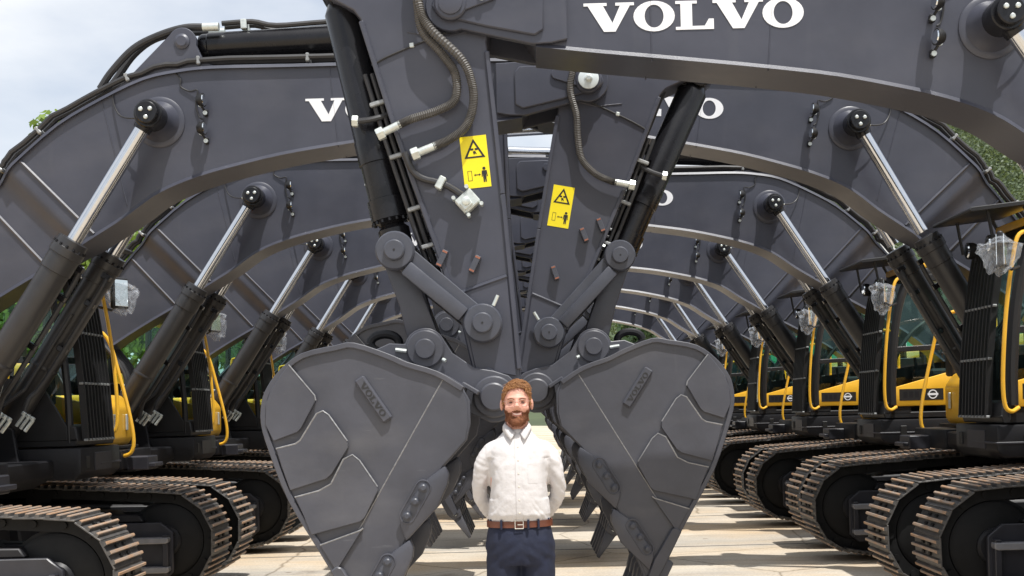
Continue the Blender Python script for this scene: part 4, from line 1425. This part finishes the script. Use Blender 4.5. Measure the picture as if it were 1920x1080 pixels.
tree(14.5, 57, 9.0, 3.3, 'dark green tree behind the right row cabs, nearest the slim pole', 19, LEAFD, GT, 7000, .2)
tree(19.0, 52, 8.6, 3.3, 'dark green tree behind the right row cabs, in the middle', 20, LEAFD, GT, 7000, .2)
tree(24.0, 47, 8.4, 3.3, 'dark green tree behind the right row at the far right', 21, LEAFD, GT, 7000, .2)

# green netting fence and white poles
fe = bpy.data.objects.new('netting_fence', None); COL.objects.link(fe)
fe.location = (15.5, 46, 0)
tag(fe, 'green netting fence below the trees, seen over the right bucket', 'fence')
for i in range(6):
    mb = MB()
    mb.box((-10 + 4 * i + 2, 0, 2.25), (3.9, .03, 3.6), 0, 0)
    for k in range(5):
        mb.box((-10 + 4 * i + 2, -.02, .6 + .85 * k), (3.9, .02, .03), 0, 0)
    obj('net_panel', mb.mesh('net_panel', [NET]), fe)
for i in range(7):
    mb = MB()
    mb.cyl((-10 + 4 * i, .05, 0), (-10 + 4 * i, .05, 4.2), .05, 10, 0)
    obj('post', mb.mesh('post', [POLE]), fe)
pl = bpy.data.objects.new('lamp_post', None); COL.objects.link(pl)
pl.location = (6.05, 42, 0)
tag(pl, 'slim white pole in front of the green netting fence', 'pole')
mb = MB(); mb.lathe((0, 0, 0), (0, 0, 1), [(.16, 0), (.16, .02), (.10, .03), (.07, 4.6)], 12)
obj('pole', mb.mesh('pole', [POLE]), pl)
mb = MB(); mb.box((0, -.15, 4.62), (.22, .5, .10), 0, .03)
obj('lamp_head', mb.mesh('lamp_head', [POLE]), pl)
ms = bpy.data.objects.new('ladder_mast', None); COL.objects.link(ms)
ms.location = (13.1, 45, 0)
tag(ms, 'tall white mast with a ladder behind the second right boom', 'mast')
mb = MB(); mb.lathe((0, 0, 0), (0, 0, 1), [(.20, 0), (.17, 8.2), (.10, 8.25)], 16)
obj('pole', mb.mesh('pole', [POLE]), ms)
mb = MB()
for s in (0, 1):
    mb.cyl((.32 + .36 * s, 0, .4), (.32 + .36 * s, 0, 7.9), .022, 8)
obj('ladder_rail', mb.mesh('ladder_rail', [POLE]), ms)
mb = MB(); mb.cyl((.32, 0, 0), (.68, 0, 0), .016, 6)
rung = mb.mesh('rung', [POLE])
for k in range(20):
    obj('rung', rung, ms, (0, 0, .8 + .35 * k))


# ------------------------------------------------------------------ excavators
def roty(p, a):
    """rotate vector about +y by a"""
    c, s = math.cos(a), math.sin(a)
    return Vector((p.x * c + p.z * s, p.y, -p.x * s + p.z * c))


def aim(p0, p1):
    d = p1 - p0
    return (0, math.atan2(d.x, d.z), 0)


def excavator(X, Y, facing, pitch, tau, bk, label, near, extra=None, yaw=0.0, bs=1.0, wide=False):
    AB, AC = (AB0 * LK, AC0 * LK) if wide else (AB0, AC0)
    v2 = '2' if wide else ''
    root = bpy.data.objects.new('excavator', None)
    COL.objects.link(root)
    root.location = (X, Y, 0)
    root.rotation_euler = (0, 0, (0 if facing > 0 else PI) + (yaw if Y < 12 else rad(.8 * math.sin(Y * 3.7))))
    tag(root, label, 'excavator', 'excavators parked in two facing rows')
    # undercarriage
    obj('car_body', ME['car_body'], root)
    for s in (-1, 1):
        tr = obj('crawler_track', ME['track_frame'], root, (0, s * 1.30, 0))
        obj('side_step', ME['side_step'], tr)
        if near:
            for M in ME['shoe_M']:
                o = obj('track_shoe', ME['shoe'], tr)
                o.matrix_local = M
        else:
            o = obj('track_shoes', ME['shoes_all'], tr)
            o['kind'] = 'stuff'
    for nm in ('revolving_frame', 'engine_hood', 'counterweight', 'hose_bundle'):
        obj(nm, ME[nm], root)
    tb = obj('tool_box', ME['tool_box'], root, (0 if facing > 0 else -.16, 0, 0))
    obj('handrail', ME['handrail_r'], tb)
    obj('mirror', ME['mirror_r'], tb)
    cab = obj('cab', ME['cab'], root)
    for k, nm in (('seat', 'seat'), ('door_panel', 'door_panel'), ('win_upper', 'window'), ('win_lower', 'window'), ('win_rear_side', 'window'), ('win_right', 'window'), ('win_front', 'window'),
                  ('front_guard', 'front_guard'), ('handrail_c', 'handrail'), ('mirror_l', 'mirror'), ('decal_r', 'decal')):
        obj(nm, ME[k], cab)
    obj('cab_lamp', ME['cab_lamp'], cab, (0, .75, 0)); obj('cab_lamp', ME['cab_lamp'], cab, (0, 1.25, 0))
    obj('plastic_cover', ME['film_mir' if round(Y * 10) % 2 else 'film_mir2'], cab, label='crumpled clear film tied over the cab mirror')
    # boom
    boom = obj('boom', ME['boom'], root, FOOT, (0, -pitch, 0))
    def on_boom(p):
        return FOOT + roty(p - FOOT, -pitch)
    bp = BPIN - FOOT
    for s in (-1, 1):
        obj('pin_cap', ME['pin_cap'], boom, (bp.x, s * .535, bp.z), (0, 0, 0 if s > 0 else PI))
        obj('lettering', ME['lettering_left' if s > 0 else 'lettering_right'], boom)
        for dz in (4.19, 3.965):
            obj('work_light', ME['lamp_l' if s > 0 else 'lamp_r'], boom, (2.80 - FOOT.x, s * .218, dz - FOOT.z))
        obj('cable', ME['wire_l' if s > 0 else 'wire_r'], boom)
        obj('grease_line', ME['grease_l' if s > 0 else 'grease_r'], boom)
    pr_ = PIVOT - FOOT
    obj('pivot_washer', ME['washer'], boom, (pr_.x, -.330, pr_.z))
    obj('keeper_bolt', ME['keeper_bolt'], boom, (pr_.x - .20, .301, pr_.z + .045))
    for c in 'abcd':
        obj('boom_pipe', ME['boom_pipe_' + c], boom)
    for p, a in ME['clamp_at']:
        obj('pipe_clamp', ME['pipe_clamp'], boom, p, (0, a, 0))
    obj('hose', ME['boom_hose_a'], boom); obj('hose', ME['boom_hose_b'], boom)
    # boom cylinders
    pb = on_boom(BPIN)
    rt = aim(CFOOT, pb)
    ext = (pb - CFOOT).length - 3.07
    for s in (-1, 1):
        c = obj('boom_cylinder', ME['boom_barrel'], root, CFOOT + Vector((0, s * .45, 0)), rt)
        obj('rod', ME['boom_rod'], c, (0, 0, ext))
        obj('cylinder_pipe', ME['boom_cyl_pipe_l' if s > 0 else 'boom_cyl_pipe_r'], c)
    # stick
    pv = on_boom(PIVOT)
    st = obj('stick', ME['stick'], root, pv, (0, tau, 0))
    def on_stick(s, t):
        return pv + roty(Vector((t, 0, -s)), tau)
    for k, nm, loc, ry in (('stop_block', 'stop_block', (.03, .22, -1.66), -.55), ('stop_block', 'stop_block', (.235, .21, -1.60), -.55),
                           ('stop_block', 'stop_block', (.17, -.22, -1.22), -.55), ('stop_block', 'stop_block', (.29, -.215, -1.12), -.55), ('stop_block', 'stop_block', (-.01, -.215, -1.56), -.5)):
        obj(nm, ME[k], st, loc, (0, ry, 0))
    obj('warning_label', ME['warning_label'], st, (-.045, .1968, -1.0), (0, .0, PI), label='yellow warning label with crush triangle and keep clear figure')
    obj('warning_label', ME['warning_label'], st, (-.05, -.1968, -1.02), (0, .0, 0), label='yellow warning label with crush triangle and keep clear figure')
    for k, nm in (('hose_1', 'hose'), ('hose_2', 'hose'), ('hose_3', 'hose'), ('valve_block', 'valve_block'), ('pipe_l', 'stick_pipe'), ('pipe_r', 'stick_pipe'), ('cab_l', 'cable'), ('cab_r', 'cable')):
        obj(nm, ME[k], st)
    # stick cylinder
    q0, q1 = on_boom(SBRK), on_stick(-.60, .20)
    c = obj('stick_cylinder', ME['stick_barrel'], root, q0, aim(q0, q1))
    obj('rod', ME['stick_rod'], c, (0, 0, (q1 - q0).length - 3.68))
    # bucket and linkage
    P = on_stick(LS, 0)
    B = on_stick(*ROCKB)
    C = P + roty(Vector((CREL[0], 0, CREL[1])), bk) * bs
    d = C - B
    dl = min(d.length, AB + AC - .001)
    k = (AB * AB - AC * AC + dl * dl) / (2 * dl)
    hh = math.sqrt(max(0, AB * AB - k * k))
    u = d.normalized()
    nrm = Vector((-u.z, 0, u.x))
    A1, A2 = B + u * k + nrm * hh, B + u * k - nrm * hh
    A = A1 if A1.z > A2.z else A2
    obj('rocker_arm', ME['rocker_l' + v2], root, B, aim(B, A))
    obj('rocker_arm', ME['rocker_r' + v2], root, B, aim(B, A))
    obj('bucket_link', ME['bucket_link' + v2], root, A, aim(A, C))
    D = on_stick(-.27, .90 if wide else .74)
    c = obj('bucket_cylinder', ME['bucket_barrel'], root, D, aim(D, A))
    obj('rod', ME['bucket_rod'], c, (0, 0, (A - D).length - 1.88))
    obj('cylinder_pipe', ME['bucket_cyl_pipe_l'], c); obj('cylinder_pipe', ME['bucket_cyl_pipe_r'], c)
    b = obj('bucket', ME['bucket'], root, P, (0, bk, 0))
    b.scale = (bs, 1, bs)
    obj('lifting_eye', ME['lifting_eye'], b)
    for s in (-1, 1):
        for i in range(4):
            obj('wear_plate', ME['wear_%d_%d' % (i, s)], b)
        for i in range(2):
            obj('side_cutter', ME['cutter_%d_%d' % (i, s)], b)
        obj('badge', ME['badge_%d' % s], b)
    for i in range(5):
        obj('tooth', ME['tooth'], b, (0, -.60 + .30 * i, 0))
    if extra == 'decal':
        mb = MB()
        mb.box((.52, 1.4815, 1.745), (.26, .003, .17), 0)
        for i in range(5):
            mb.box((.62 - .045 * i, 1.4835, 1.76), (.030, .002, .05), 1)
        mb.box((.58, 1.4835, 1.69), (.10, .002, .02), 1)
        obj('decal', mb.mesh('decal', [DECB, WHITE]), cab, label='blue printed sticker on the cab door')
    return root


A0 = 5.4
# depth, sideways shift, boom pitch, stick tilt, bucket scale, label, single shoes
ROWR = [(8.1, .03, -0.1, 4.8, 1.0, 'right-row excavator with lettered boom crossing the top right corner, bucket left of the man', True),
        (11.7, -.07, 3.9, 1.0, 1.0, 'right-row excavator with black cab guard at the right edge, second boom from the camera', True),
        (15.4, 0, 0.6, 6.0, 1.0, 'right-row excavator whose yellow door panel shows most fully', True),
        (19.2, 0, -.6, 7.0, 1.0, 'right-row excavator whose narrow yellow door shows between two black guards', True),
        (23.0, 0, 0.0, 6.5, 1.0, 'right-row excavator with a blue sticker on its yellow door', True),
        (26.8, 0, 0.3, 7.0, 1.0, 'right-row excavator half hidden behind the right-hand bucket', False),
        (30.6, 0, 0.0, 6.0, 1.0, 'farthest excavator of the right row, mostly hidden', False)]
ROWL = [(10.1, .04, 0.1, 10.9, 1.08, 'nearest excavator of the left row, bucket right of the man', True),
        (13.8, 0, 0.0, 10.0, 1.03, 'second left-row excavator, its boom arching below the nearest one', True),
        (17.6, 0, -.2, 9.5, 1.0, 'third left-row excavator counted from the left edge', True),
        (21.4, 0, 0.0, 10.0, 1.0, 'fourth left-row excavator, partly behind the left-hand bucket', True),
        (25.2, 0, 0.2, 9.5, 1.0, 'fifth left-row excavator, rods showing above the left-hand bucket', False),
        (29.0, 0, 0.0, 10.0, 1.0, 'sixth left-row excavator, boom seen just above the lifting eye', False),
        (32.8, 0, 0.0, 9.5, 1.0, 'farthest excavator of the left row, mostly hidden', False)]
for i, (y, dx, pt, tu, bs, lab, near) in enumerate(ROWR):
    excavator(A0 + dx, y, -1, rad(pt), rad(tu), 0, lab, near, 'decal' if i == 4 else None, bs=bs)
for i, (y, dx, pt, tu, bs, lab, near) in enumerate(ROWL):
    excavator(-A0 + dx, y, 1, rad(pt), rad(tu), 0, lab, near, bs=bs, wide=(i == 0))


# ------------------------------------------------------------------ person
def loft(mb, secs, seg=28, m=0):
    """closed skin through horizontal ellipses (z, half width, half depth, centre y)"""
    vs, fs = [], []
    for z, hx, hy, cy in secs:
        for k in range(seg):
            a = 2 * PI * k / seg
            c, s = math.cos(a), math.sin(a)
            e = .85
            vs.append((hx * math.copysign(abs(c) ** e, c), cy + hy * math.copysign(abs(s) ** e, s), z))
    n = len(secs)
    for i in range(n - 1):
        for k in range(seg):
            k2 = (k + 1) % seg
            fs.append((i * seg + k, i * seg + k2, (i + 1) * seg + k2, (i + 1) * seg + k))
    fs.append(tuple(reversed(range(seg))))
    fs.append(tuple(range((n - 1) * seg, n * seg)))
    mb.add(vs, fs, m)


def ell(mb, c, r, m=0, seg=20, rings=12):
    vs, fs = [], []
    for i in range(rings + 1):
        t = PI * i / rings
        t = min(max(t, .02), PI - .02)
        for k in range(seg):
            a = 2 * PI * k / seg
            vs.append((c[0] + r[0] * math.sin(t) * math.cos(a), c[1] + r[1] * math.sin(t) * math.sin(a), c[2] - r[2] * math.cos(t)))
    for i in range(rings):
        for k in range(seg):
            k2 = (k + 1) % seg
            fs.append((i * seg + k, i * seg + k2, (i + 1) * seg + k2, (i + 1) * seg + k))
    fs.append(tuple(reversed(range(seg))))
    fs.append(tuple(range(rings * seg, (rings + 1) * seg)))
    mb.add(vs, fs, m)


def fuse(mb, voxel, it):
    """weld overlapping volumes into one continuous smooth surface"""
    o = bpy.data.objects.new('tmp', mb.mesh('tmp', []))
    COL.objects.link(o)
    r = o.modifiers.new('r', 'REMESH'); r.mode = 'VOXEL'; r.voxel_size = voxel
    q = o.modifiers.new('s', 'SMOOTH'); q.factor = .5; q.iterations = it
    me = bpy.data.meshes.new_from_object(o.evaluated_get(bpy.context.evaluated_depsgraph_get()))
    bpy.data.objects.remove(o)
    return me


def finish(me, name, m):
    me.name = name
    me.materials.clear()
    me.materials.append(m)
    me.polygons.foreach_set('use_smooth', [True] * len(me.polygons))
    me.update()
    return me


def make_person(px, py):
    root = bpy.data.objects.new('person', None)
    COL.objects.link(root)
    root.location = (px, py, 0)
    root.rotation_euler = (0, 0, rad(1.0))
    tag(root, 'smiling bearded person in white shirt and navy trousers standing with hands behind the back', 'person')
    # ---- body: head, neck, slim torso, arms with hands, legs in one skin
    mb = MB()
    ell(mb, (0, .014, 1.744), (.073, .094, .094))
    ell(mb, (0, -.022, 1.700), (.063, .074, .096))
    ell(mb, (0, -.034, 1.646), (.056, .058, .048))
    ell(mb, (0, -.078, 1.622), (.030, .020, .020))
    ell(mb, (0, -.074, 1.744), (.054, .020, .014))
    for s in (-1, 1):
        ell(mb, (s * .036, -.062, 1.690), (.028, .026, .026))
        ell(mb, (s * .078, .008, 1.708), (.010, .022, .033))
        ell(mb, (s * .012, -.100, 1.690), (.010, .010, .008), seg=12, rings=8)
    mb.tube([(0, -.086, 1.738), (0, -.100, 1.712), (0, -.113, 1.694)], [.009, .011, .0145], 12)
    mb.tube([(0, .022, 1.48), (0, .012, 1.56), (0, .0, 1.66)], [.066, .058, .056], 18)
    loft(mb, [(.95, .15, .10, 0), (1.1, .145, .10, 0), (1.3, .155, .105, 0), (1.42, .15, .09, .005), (1.5, .09, .07, .012)])
    for s in (-1, 1):
        mb.tube([(s * .09, .012, 1.45), (s * .182, .012, 1.39), (s * .205, .016, 1.325), (s * .216, .036, 1.255), (s * .208, .070, 1.195), (s * .166, .120, 1.125), (s * .115, .160, 1.07), (s * .075, .185, 1.04)], [.026, .028, .026, .023, .022, .022, .024, .025], 14, smooth=3)
        # hand behind the back: palm and five bent fingers
        W = Vector((s * .075, .185, 1.04))
        ell(mb, W + Vector((-s * .045, .006, -.018)), (.046, .018, .036), seg=16, rings=10)
        for k, (ln, dz) in enumerate(((.062, .016), (.070, -.002), (.066, -.020), (.052, -.036))):
            b = W + Vector((-s * .078, .006, dz - .014))
            mb.tube([b, b + Vector((-s * ln * .45, .010, -.006)), b + Vector((-s * ln * .80, .002, -.016)), b + Vector((-s * ln * .95, -.012, -.026))], [.0095, .009, .0085, .007], 8)
        b = W + Vector((-s * .03, .004, .012))
        mb.tube([b, b + Vector((-s * .022, .012, .022)), b + Vector((-s * .05, .012, .026))], [.011, .010, .008], 8)
        mb.tube([(s * .085, 0, .95), (s * .09, -.005, .72), (s * .098, -.01, .50), (s * .104, .012, .30), (s * .108, .02, .08)], [.085, .076, .056, .050, .036], 14, smooth=2)
        ell(mb, (s * .112, -.05, .045), (.036, .115, .032))
    me = fuse(mb, .0058, 3)
    for v in me.vertices:
        if v.co.z > 1.6:
            for s in (-1, 1):
                d = Vector((v.co.x - s * .031, (v.co.z - 1.7215) * 1.5))
                if v.co.y < -.04:
                    v.co.y += .010 * math.exp(-(d.length / .017) ** 2)
    for v in me.vertices:
        if v.co.z > 1.58:
            v.co.x *= 1 + .05 * min(1, (v.co.z - 1.58) / .05)
            if v.co.z > 1.78:
                v.co.z = 1.78 + (v.co.z - 1.78) * .88
    me.update()
    body = obj('body', finish(me, 'body', SKIN), root)
    head_v = [v.co.copy() for v in me.vertices]
    head_n = [v.normal.copy() for v in me.vertices]
    polys = [tuple(p.vertices) for p in me.polygons]

    def shell(name, test, off, m):
        keep = [p for p in polys if all(test(head_v[i]) for i in p)]
        idx = {}
        vs = []
        for p in keep:
            for i in p:
                if i not in idx:
                    idx[i] = len(vs)
                    vs.append(head_v[i] + head_n[i] * off(head_v[i]))
        mb = MB()
        mb.add(vs, [tuple(idx[i] for i in p) for p in keep])
        return obj(name, mb.mesh(name, [m], 180), root), vs

    def is_hair(p):
        if p.z < 1.62:
            return False
        line = 1.800 - .016 * abs(p.x) / .05
        if p.y > -.052:
            t = min(1, (p.y + .052) / .040)
            line = 1.775 - t * .070
        if abs(p.x) > .082:
            return False
        if p.y > .02:
            line = 1.70 - min(1, (p.y - .02) / .05) * .06
        return p.z > line

    def hair_off(p):
        top = max(0, (p.z - 1.74) / .10)
        return .0015 + .008 * top + (.0015 + .005 * top) * noise.noise(p * 46) + .002 * noise.noise(p * 110)
    hr, hv = shell('hair', is_hair, hair_off, HAIR)
    rg = random.Random(5)
    mb = MB()
    for _ in range(3600):
        p = rg.choice(hv)
        top = max(0, min(1, (p.z - 1.765) / .05))
        d = (p - Vector((0, .01, 1.72))).normalized()
        flow = Vector((.55 + .5 * math.sin(p.y * 60) + rg.gauss(0, .22), -.55 + .4 * math.sin(p.x * 70) + rg.gauss(0, .22), .25 + rg.gauss(0, .15))) if top > .25 else Vector((0, .55, -.8))
        t_ = (flow - d * flow.dot(d)).normalized()
        L_ = rg.uniform(.012, .020) * (.35 + .95 * top)
        w = d.cross(t_) * rg.uniform(-.25, .25)
        q = [p - d * .004, p + d * L_ * .30 + t_ * L_ * .5, p + d * L_ * .34 + (t_ + w) * L_ * 1.0, p + d * L_ * .12 + (t_ + w * .3) * L_ * 1.5]
        mb.tube(q, [.0013, .0013, .0011, .0005], 4)
    o = obj('hair_strands', mb.mesh('hair_strands', [HAIR], 180), root)
    o['kind'] = 'stuff'

    def is_beard(p):
        if p.y > .005 or p.z < 1.594 or p.z > 1.73:
            return False
        ax = abs(p.x)
        if ax > .0715 or (p.z < 1.624 and p.y > -.050):
            return False
        if ax > .050:
            return p.z < 1.690 + (p.y + .06) * .55
        if (p.x / .027) ** 2 + ((p.z - (1.657 + p.x * p.x * 9)) / .0085) ** 2 < 1:
            return False
        top = 1.679 if ax < .032 else 1.679 - (ax - .032) * .4
        if ax > .032 and p.z > 1.668:
            return False
        return p.z < top
    bo, bv = shell('beard', is_beard, lambda p: 0.0015 + .009 * max(0, min(1, (1.645 - p.z) / .04)) + .002 * noise.noise(p * 120), BEARD)
    mb = MB()
    for _ in range(1500):
        p = rg.choice(bv)
        d = (p - Vector((0, .0, 1.67))).normalized()
        L_ = rg.uniform(.004, .008)
        t_ = Vector((rg.uniform(-.4, .4), rg.uniform(-.3, .2), -1))
        mb.tube([p - d * .003, p + d * L_ * .35 + t_ * L_ * .4, p + d * L_ * .35 + t_ * L_], [.0011, .0011, .0005], 4)
    o = obj('beard_strands', mb.mesh('beard_strands', [BEARD], 180), root)
    o['kind'] = 'stuff'
    # eyes, brows, mouth
    for s in (-1, 1):
        mb = MB()
        ell(mb, (s * .031, -.0775, 1.7215), (.0115, .006, .0026), 0, 16, 8)
        obj('eye', mb.mesh('eye', [EYEM]), root)
        mb = MB()
        mb.tube([(s * .014, -.0935, 1.738), (s * .030, -.0945, 1.742), (s * .048, -.084, 1.738)], [.0022, .0036, .002], 6, smooth=4)
        obj('eyebrow', mb.mesh('eyebrow', [BEARD]), root)
    mb = MB()
    arc = [(-.026, .006), (-.017, .0), (0, -.003), (.017, .0), (.026, .006)]
    mb.tube([(x, -.0935 + 9 * x * x, 1.6640 + z) for x, z in arc], .0022, 8, 0, smooth=4)
    mb.tube([(x * .9, -.0930 + 9 * x * x, 1.6545 + z * .9) for x, z in arc], .0030, 8, 0, smooth=4)
    mb.tube([(x * .85, -.0915 + 9 * x * x, 1.6595 + z) for x, z in arc], .0042, 8, 1, smooth=4)
    obj('mouth', mb.mesh('mouth', [LIP, TEETH]), root)
    # glasses with thin clear frames
    mb = MB()
    for s in (-1, 1):
        ring = [(s * .032 + .0235 * math.cos(a), -.1035 + .010 * (abs(s * .032 + .0235 * math.cos(a)) / .055) ** 2, 1.7175 + .0195 * math.sin(a)) for a in [2 * PI * k / 28 for k in range(29)]]
        mb.tube(ring, .0010, 6)
        mb.tube([(s * .0555, -.094, 1.725), (s * .074, -.05, 1.728), (s * .079, .01, 1.724)], .0015, 6)
    mb.tube([(-.009, -.1035, 1.723), (0, -.108, 1.726), (.009, -.1035, 1.723)], .0013, 6)
    obj('glasses', mb.mesh('glasses', [CLEARF]), root)

    # ---- shirt
    mb = MB()
    loft(mb, [(1.055, .160, .116, 0), (1.082, .170, .130, -.004), (1.115, .174, .145, -.008), (1.20, .162, .144, -.010), (1.30, .158, .140, -.006), (1.39, .164, .130, 0), (1.46, .156, .114, .006), (1.512, .126, .096, .012), (1.550, .090, .080, .016), (1.578, .072, .070, .016)], 36)
    for s in (-1, 1):
        mb.tube([(s * .060, .012, 1.478), (s * .130, .012, 1.458), (s * .182, .012, 1.402), (s * .205, .016, 1.325), (s * .216, .036, 1.255), (s * .208, .070, 1.195), (s * .166, .120, 1.125), (s * .120, .160, 1.070), (s * .085, .180, 1.045)], [.045, .058, .056, .049, .045, .045, .044, .041, .037], 18, smooth=4)
    me = fuse(mb, .0060, 4)
    me.update()
    nr = [v.normal.copy() for v in me.vertices]
    for v, n_ in zip(me.vertices, nr):
        p = v.co
        side = abs(p.x) > .175
        ax = abs(p.x)
        f = .0055 * abs(noise.noise(Vector((p.x * 5 + p.z * 3, p.y * 5, p.z * 13 + ax * 16)))) - .002
        f += .0034 * abs(noise.noise(Vector((p.x * 17 + p.z * 5, p.y * 9, p.z * 9 - ax * 8 + 3)))) - .0015
        f += .0016 * noise.noise(Vector((p.x * 34, p.y * 30, p.z * 40)))
        low = max(0, min(1, (1.22 - p.z) / .12))
        f += low * (.0085 * abs(noise.noise(Vector((p.x * 16, p.y * 14, p.z * 22 + ax * 30)))) - .003)
        if side:
            f += .0058 * abs(noise.noise(Vector((p.x * 9, p.y * 12, p.z * 24 + p.x * 12)))) - .003
        else:
            arm = math.exp(-((abs(p.x) - .150) / .018) ** 2) * (1.20 < p.z < 1.42)
            f -= .006 * arm
        v.co = p + n_ * f
    sh = obj('shirt', finish(me, 'shirt', SHIRT), root)
    from mathutils.bvhtree import BVHTree
    bvh = BVHTree.FromPolygons([v.co.copy() for v in me.vertices], [tuple(p.vertices) for p in me.polygons])

    def front(x, z, lift):
        h_ = bvh.ray_cast(Vector((x, -1, z)), Vector((0, 1, 0)))
        y = h_[0].y if h_[0] is not None else -.12
        return Vector((x, y - lift, z))
    # placket, buttons, pocket, collar
    mb = MB()
    vs, fs = [], []
    N = 26
    for i in range(N + 1):
        z = 1.085 + (1.548 - 1.085) * i / N
        for x in (-.0165, .0165):
            vs.append(front(x, z, .0035))
        for x in (-.0165, .0165):
            vs.append(front(x, z, -.004))
    for i in range(N):
        a, c = 4 * i, 4 * i + 4
        fs += [(a, a + 1, c + 1, c), (a, c, c + 2, a + 2), (a + 1, a + 3, c + 3, c + 1)]
    mb.add(vs, fs)
    obj('placket', mb.mesh('placket', [SHIRT]), sh)
    for i in range(6):
        mb = MB()
        p = front(0, 1.13 + .07 * i, .0035)
        mb.lathe(p, (0, -1, 0), [(.0050, 0), (.0050, .0015), (.0035, .002)], 12)
        obj('button', mb.mesh('button', [TEETH]), sh)
    mb = MB()
    M_ = 8
    vs, fs = [], []
    for j in range(M_ + 1):
        for i in range(M_ + 1):
            x, z = .050 + .095 * i / M_, 1.285 + .105 * j / M_
            vs.append(front(x, z, .0012 + (.0012 if j == M_ else 0)))
    for j in range(M_):
        for i in range(M_):
            a = j * (M_ + 1) + i
            fs.append((a, a + 1, a + M_ + 2, a + M_ + 1))
    mb.add(vs, fs)
    obj('pocket', mb.mesh('pocket', [SHIRT]), sh)
    for s in (-1, 1):
        mb = MB()
        up = [(s * .010, -.064, 1.558), (s * .040, -.052, 1.584), (s * .060, -.018, 1.602), (s * .064, .02, 1.610), (s * .05, .062, 1.62), (0, .080, 1.62)]
        dn = [(s * .036, -.099, 1.516), (s * .056, -.078, 1.540), (s * .073, -.030, 1.562), (s * .076, .02, 1.574), (s * .06, .076, 1.588), (0, .094, 1.59)]
        U, D = catmull(up, 4), catmull(dn, 4)
        vs, fs = [], []
        for u_, d_ in zip(U, D):
            m_ = (u_ + d_) / 2
            out = Vector((m_.x, m_.y, 0)).normalized() * .006
            vs += [u_, m_ + out, d_]
        for i in range(len(U) - 1):
            a, c = 3 * i, 3 * i + 3
            fs += [(a, a + 1, c + 1, c), (a + 1, a + 2, c + 2, c + 1)]
        mb.add(vs, fs)
        o = obj('collar', mb.mesh('collar', [SHIRT], 60), sh)
        so = o.modifiers.new('thickness', 'SOLIDIFY'); so.thickness = .004
    # ---- trousers
    mb = MB()
    loft(mb, [(.84, .165, .120, 0), (.90, .182, .134, 0), (.97, .184, .136, 0), (1.03, .174, .126, 0), (1.068, .168, .118, 0)], 32)
    for s in (-1, 1):
        mb.tube([(s * .092, .0, .96), (s * .094, -.004, .80), (s * .098, -.006, .62), (s * .102, -.006, .48), (s * .106, .006, .28), (s * .110, .010, .07)], [.098, .096, .084, .076, .070, .066], 18, smooth=3)
    me = fuse(mb, .010, 4)
    nr = [v.normal.copy() for v in me.vertices]
    for v, n_ in zip(me.vertices, nr):
        p = v.co
        f = .005 * noise.noise(Vector((p.x * 12, p.y * 10, p.z * 16 + abs(p.x) * 30))) + .004 * noise.noise(Vector((p.x * 25, p.y * 20, p.z * 9)))
        crot = math.exp(-((p.z - .90) / .07) ** 2)
        f += crot * .002 * math.sin(abs(p.x) * 70 + p.z * 95)
        v.co = p + n_ * f
    tr = obj('trousers', finish(me, 'trousers', NAVY), root)
    # ---- belt, buckle, loops
    mb = MB()
    prof = []
    vs, fs = [], []
    seg = 48
    for z, g_ in ((1.048, 0), (1.048, .006), (1.083, .006), (1.083, 0)):
        for k in range(seg):
            a = 2 * PI * k / seg
            c, s_ = math.cos(a), math.sin(a)
            vs.append(((.174 + g_) * math.copysign(abs(c) ** .85, c), (.126 + g_) * math.copysign(abs(s_) ** .85, s_), z))
    for i in range(3):
        for k in range(seg):
            k2 = (k + 1) % seg
            fs.append((i * seg + k, i * seg + k2, (i + 1) * seg + k2, (i + 1) * seg + k))
    mb.add(vs, fs)
    be = obj('belt', mb.mesh('belt', [BELT]), root)
    mb = MB()
    for x, z, w, h_ in ((-.022, 1.0655, .004, .042), (.022, 1.0655, .004, .042), (0, 1.0865, .048, .004), (0, 1.0445, .048, .004)):
        mb.box((x - .004, -.1365, z), (w, .005, h_), 0, .001)
    mb.box((.002, -.137, 1.0655), (.03, .003, .004), 0)
    obj('buckle', mb.mesh('buckle', [WIRE]), be)
    for x, y_ in ((-.10, -.118), (.10, -.118), (.045, -.134), (-.155, -.06), (.155, -.06)):
        mb = MB()
        mb.box((x, y_ - .006, 1.066), (.012, .012, .052), 0, .002)
        obj('belt_loop', mb.mesh('belt_loop', [NAVY]), tr)
    # ---- shoes
    for s in (-1, 1):
        mb = MB()
        ell(mb, (s * .112, -.055, .045), (.046, .135, .050))
        ell(mb, (s * .112, .03, .06), (.042, .06, .06))
        me = fuse(mb, .012, 3)
        for v in me.vertices:
            v.co.z = max(v.co.z, 0.003)
        obj('shoe', finish(me, 'shoe', SHOEL), root)
    return root


make_person(-0.085, 6.7)
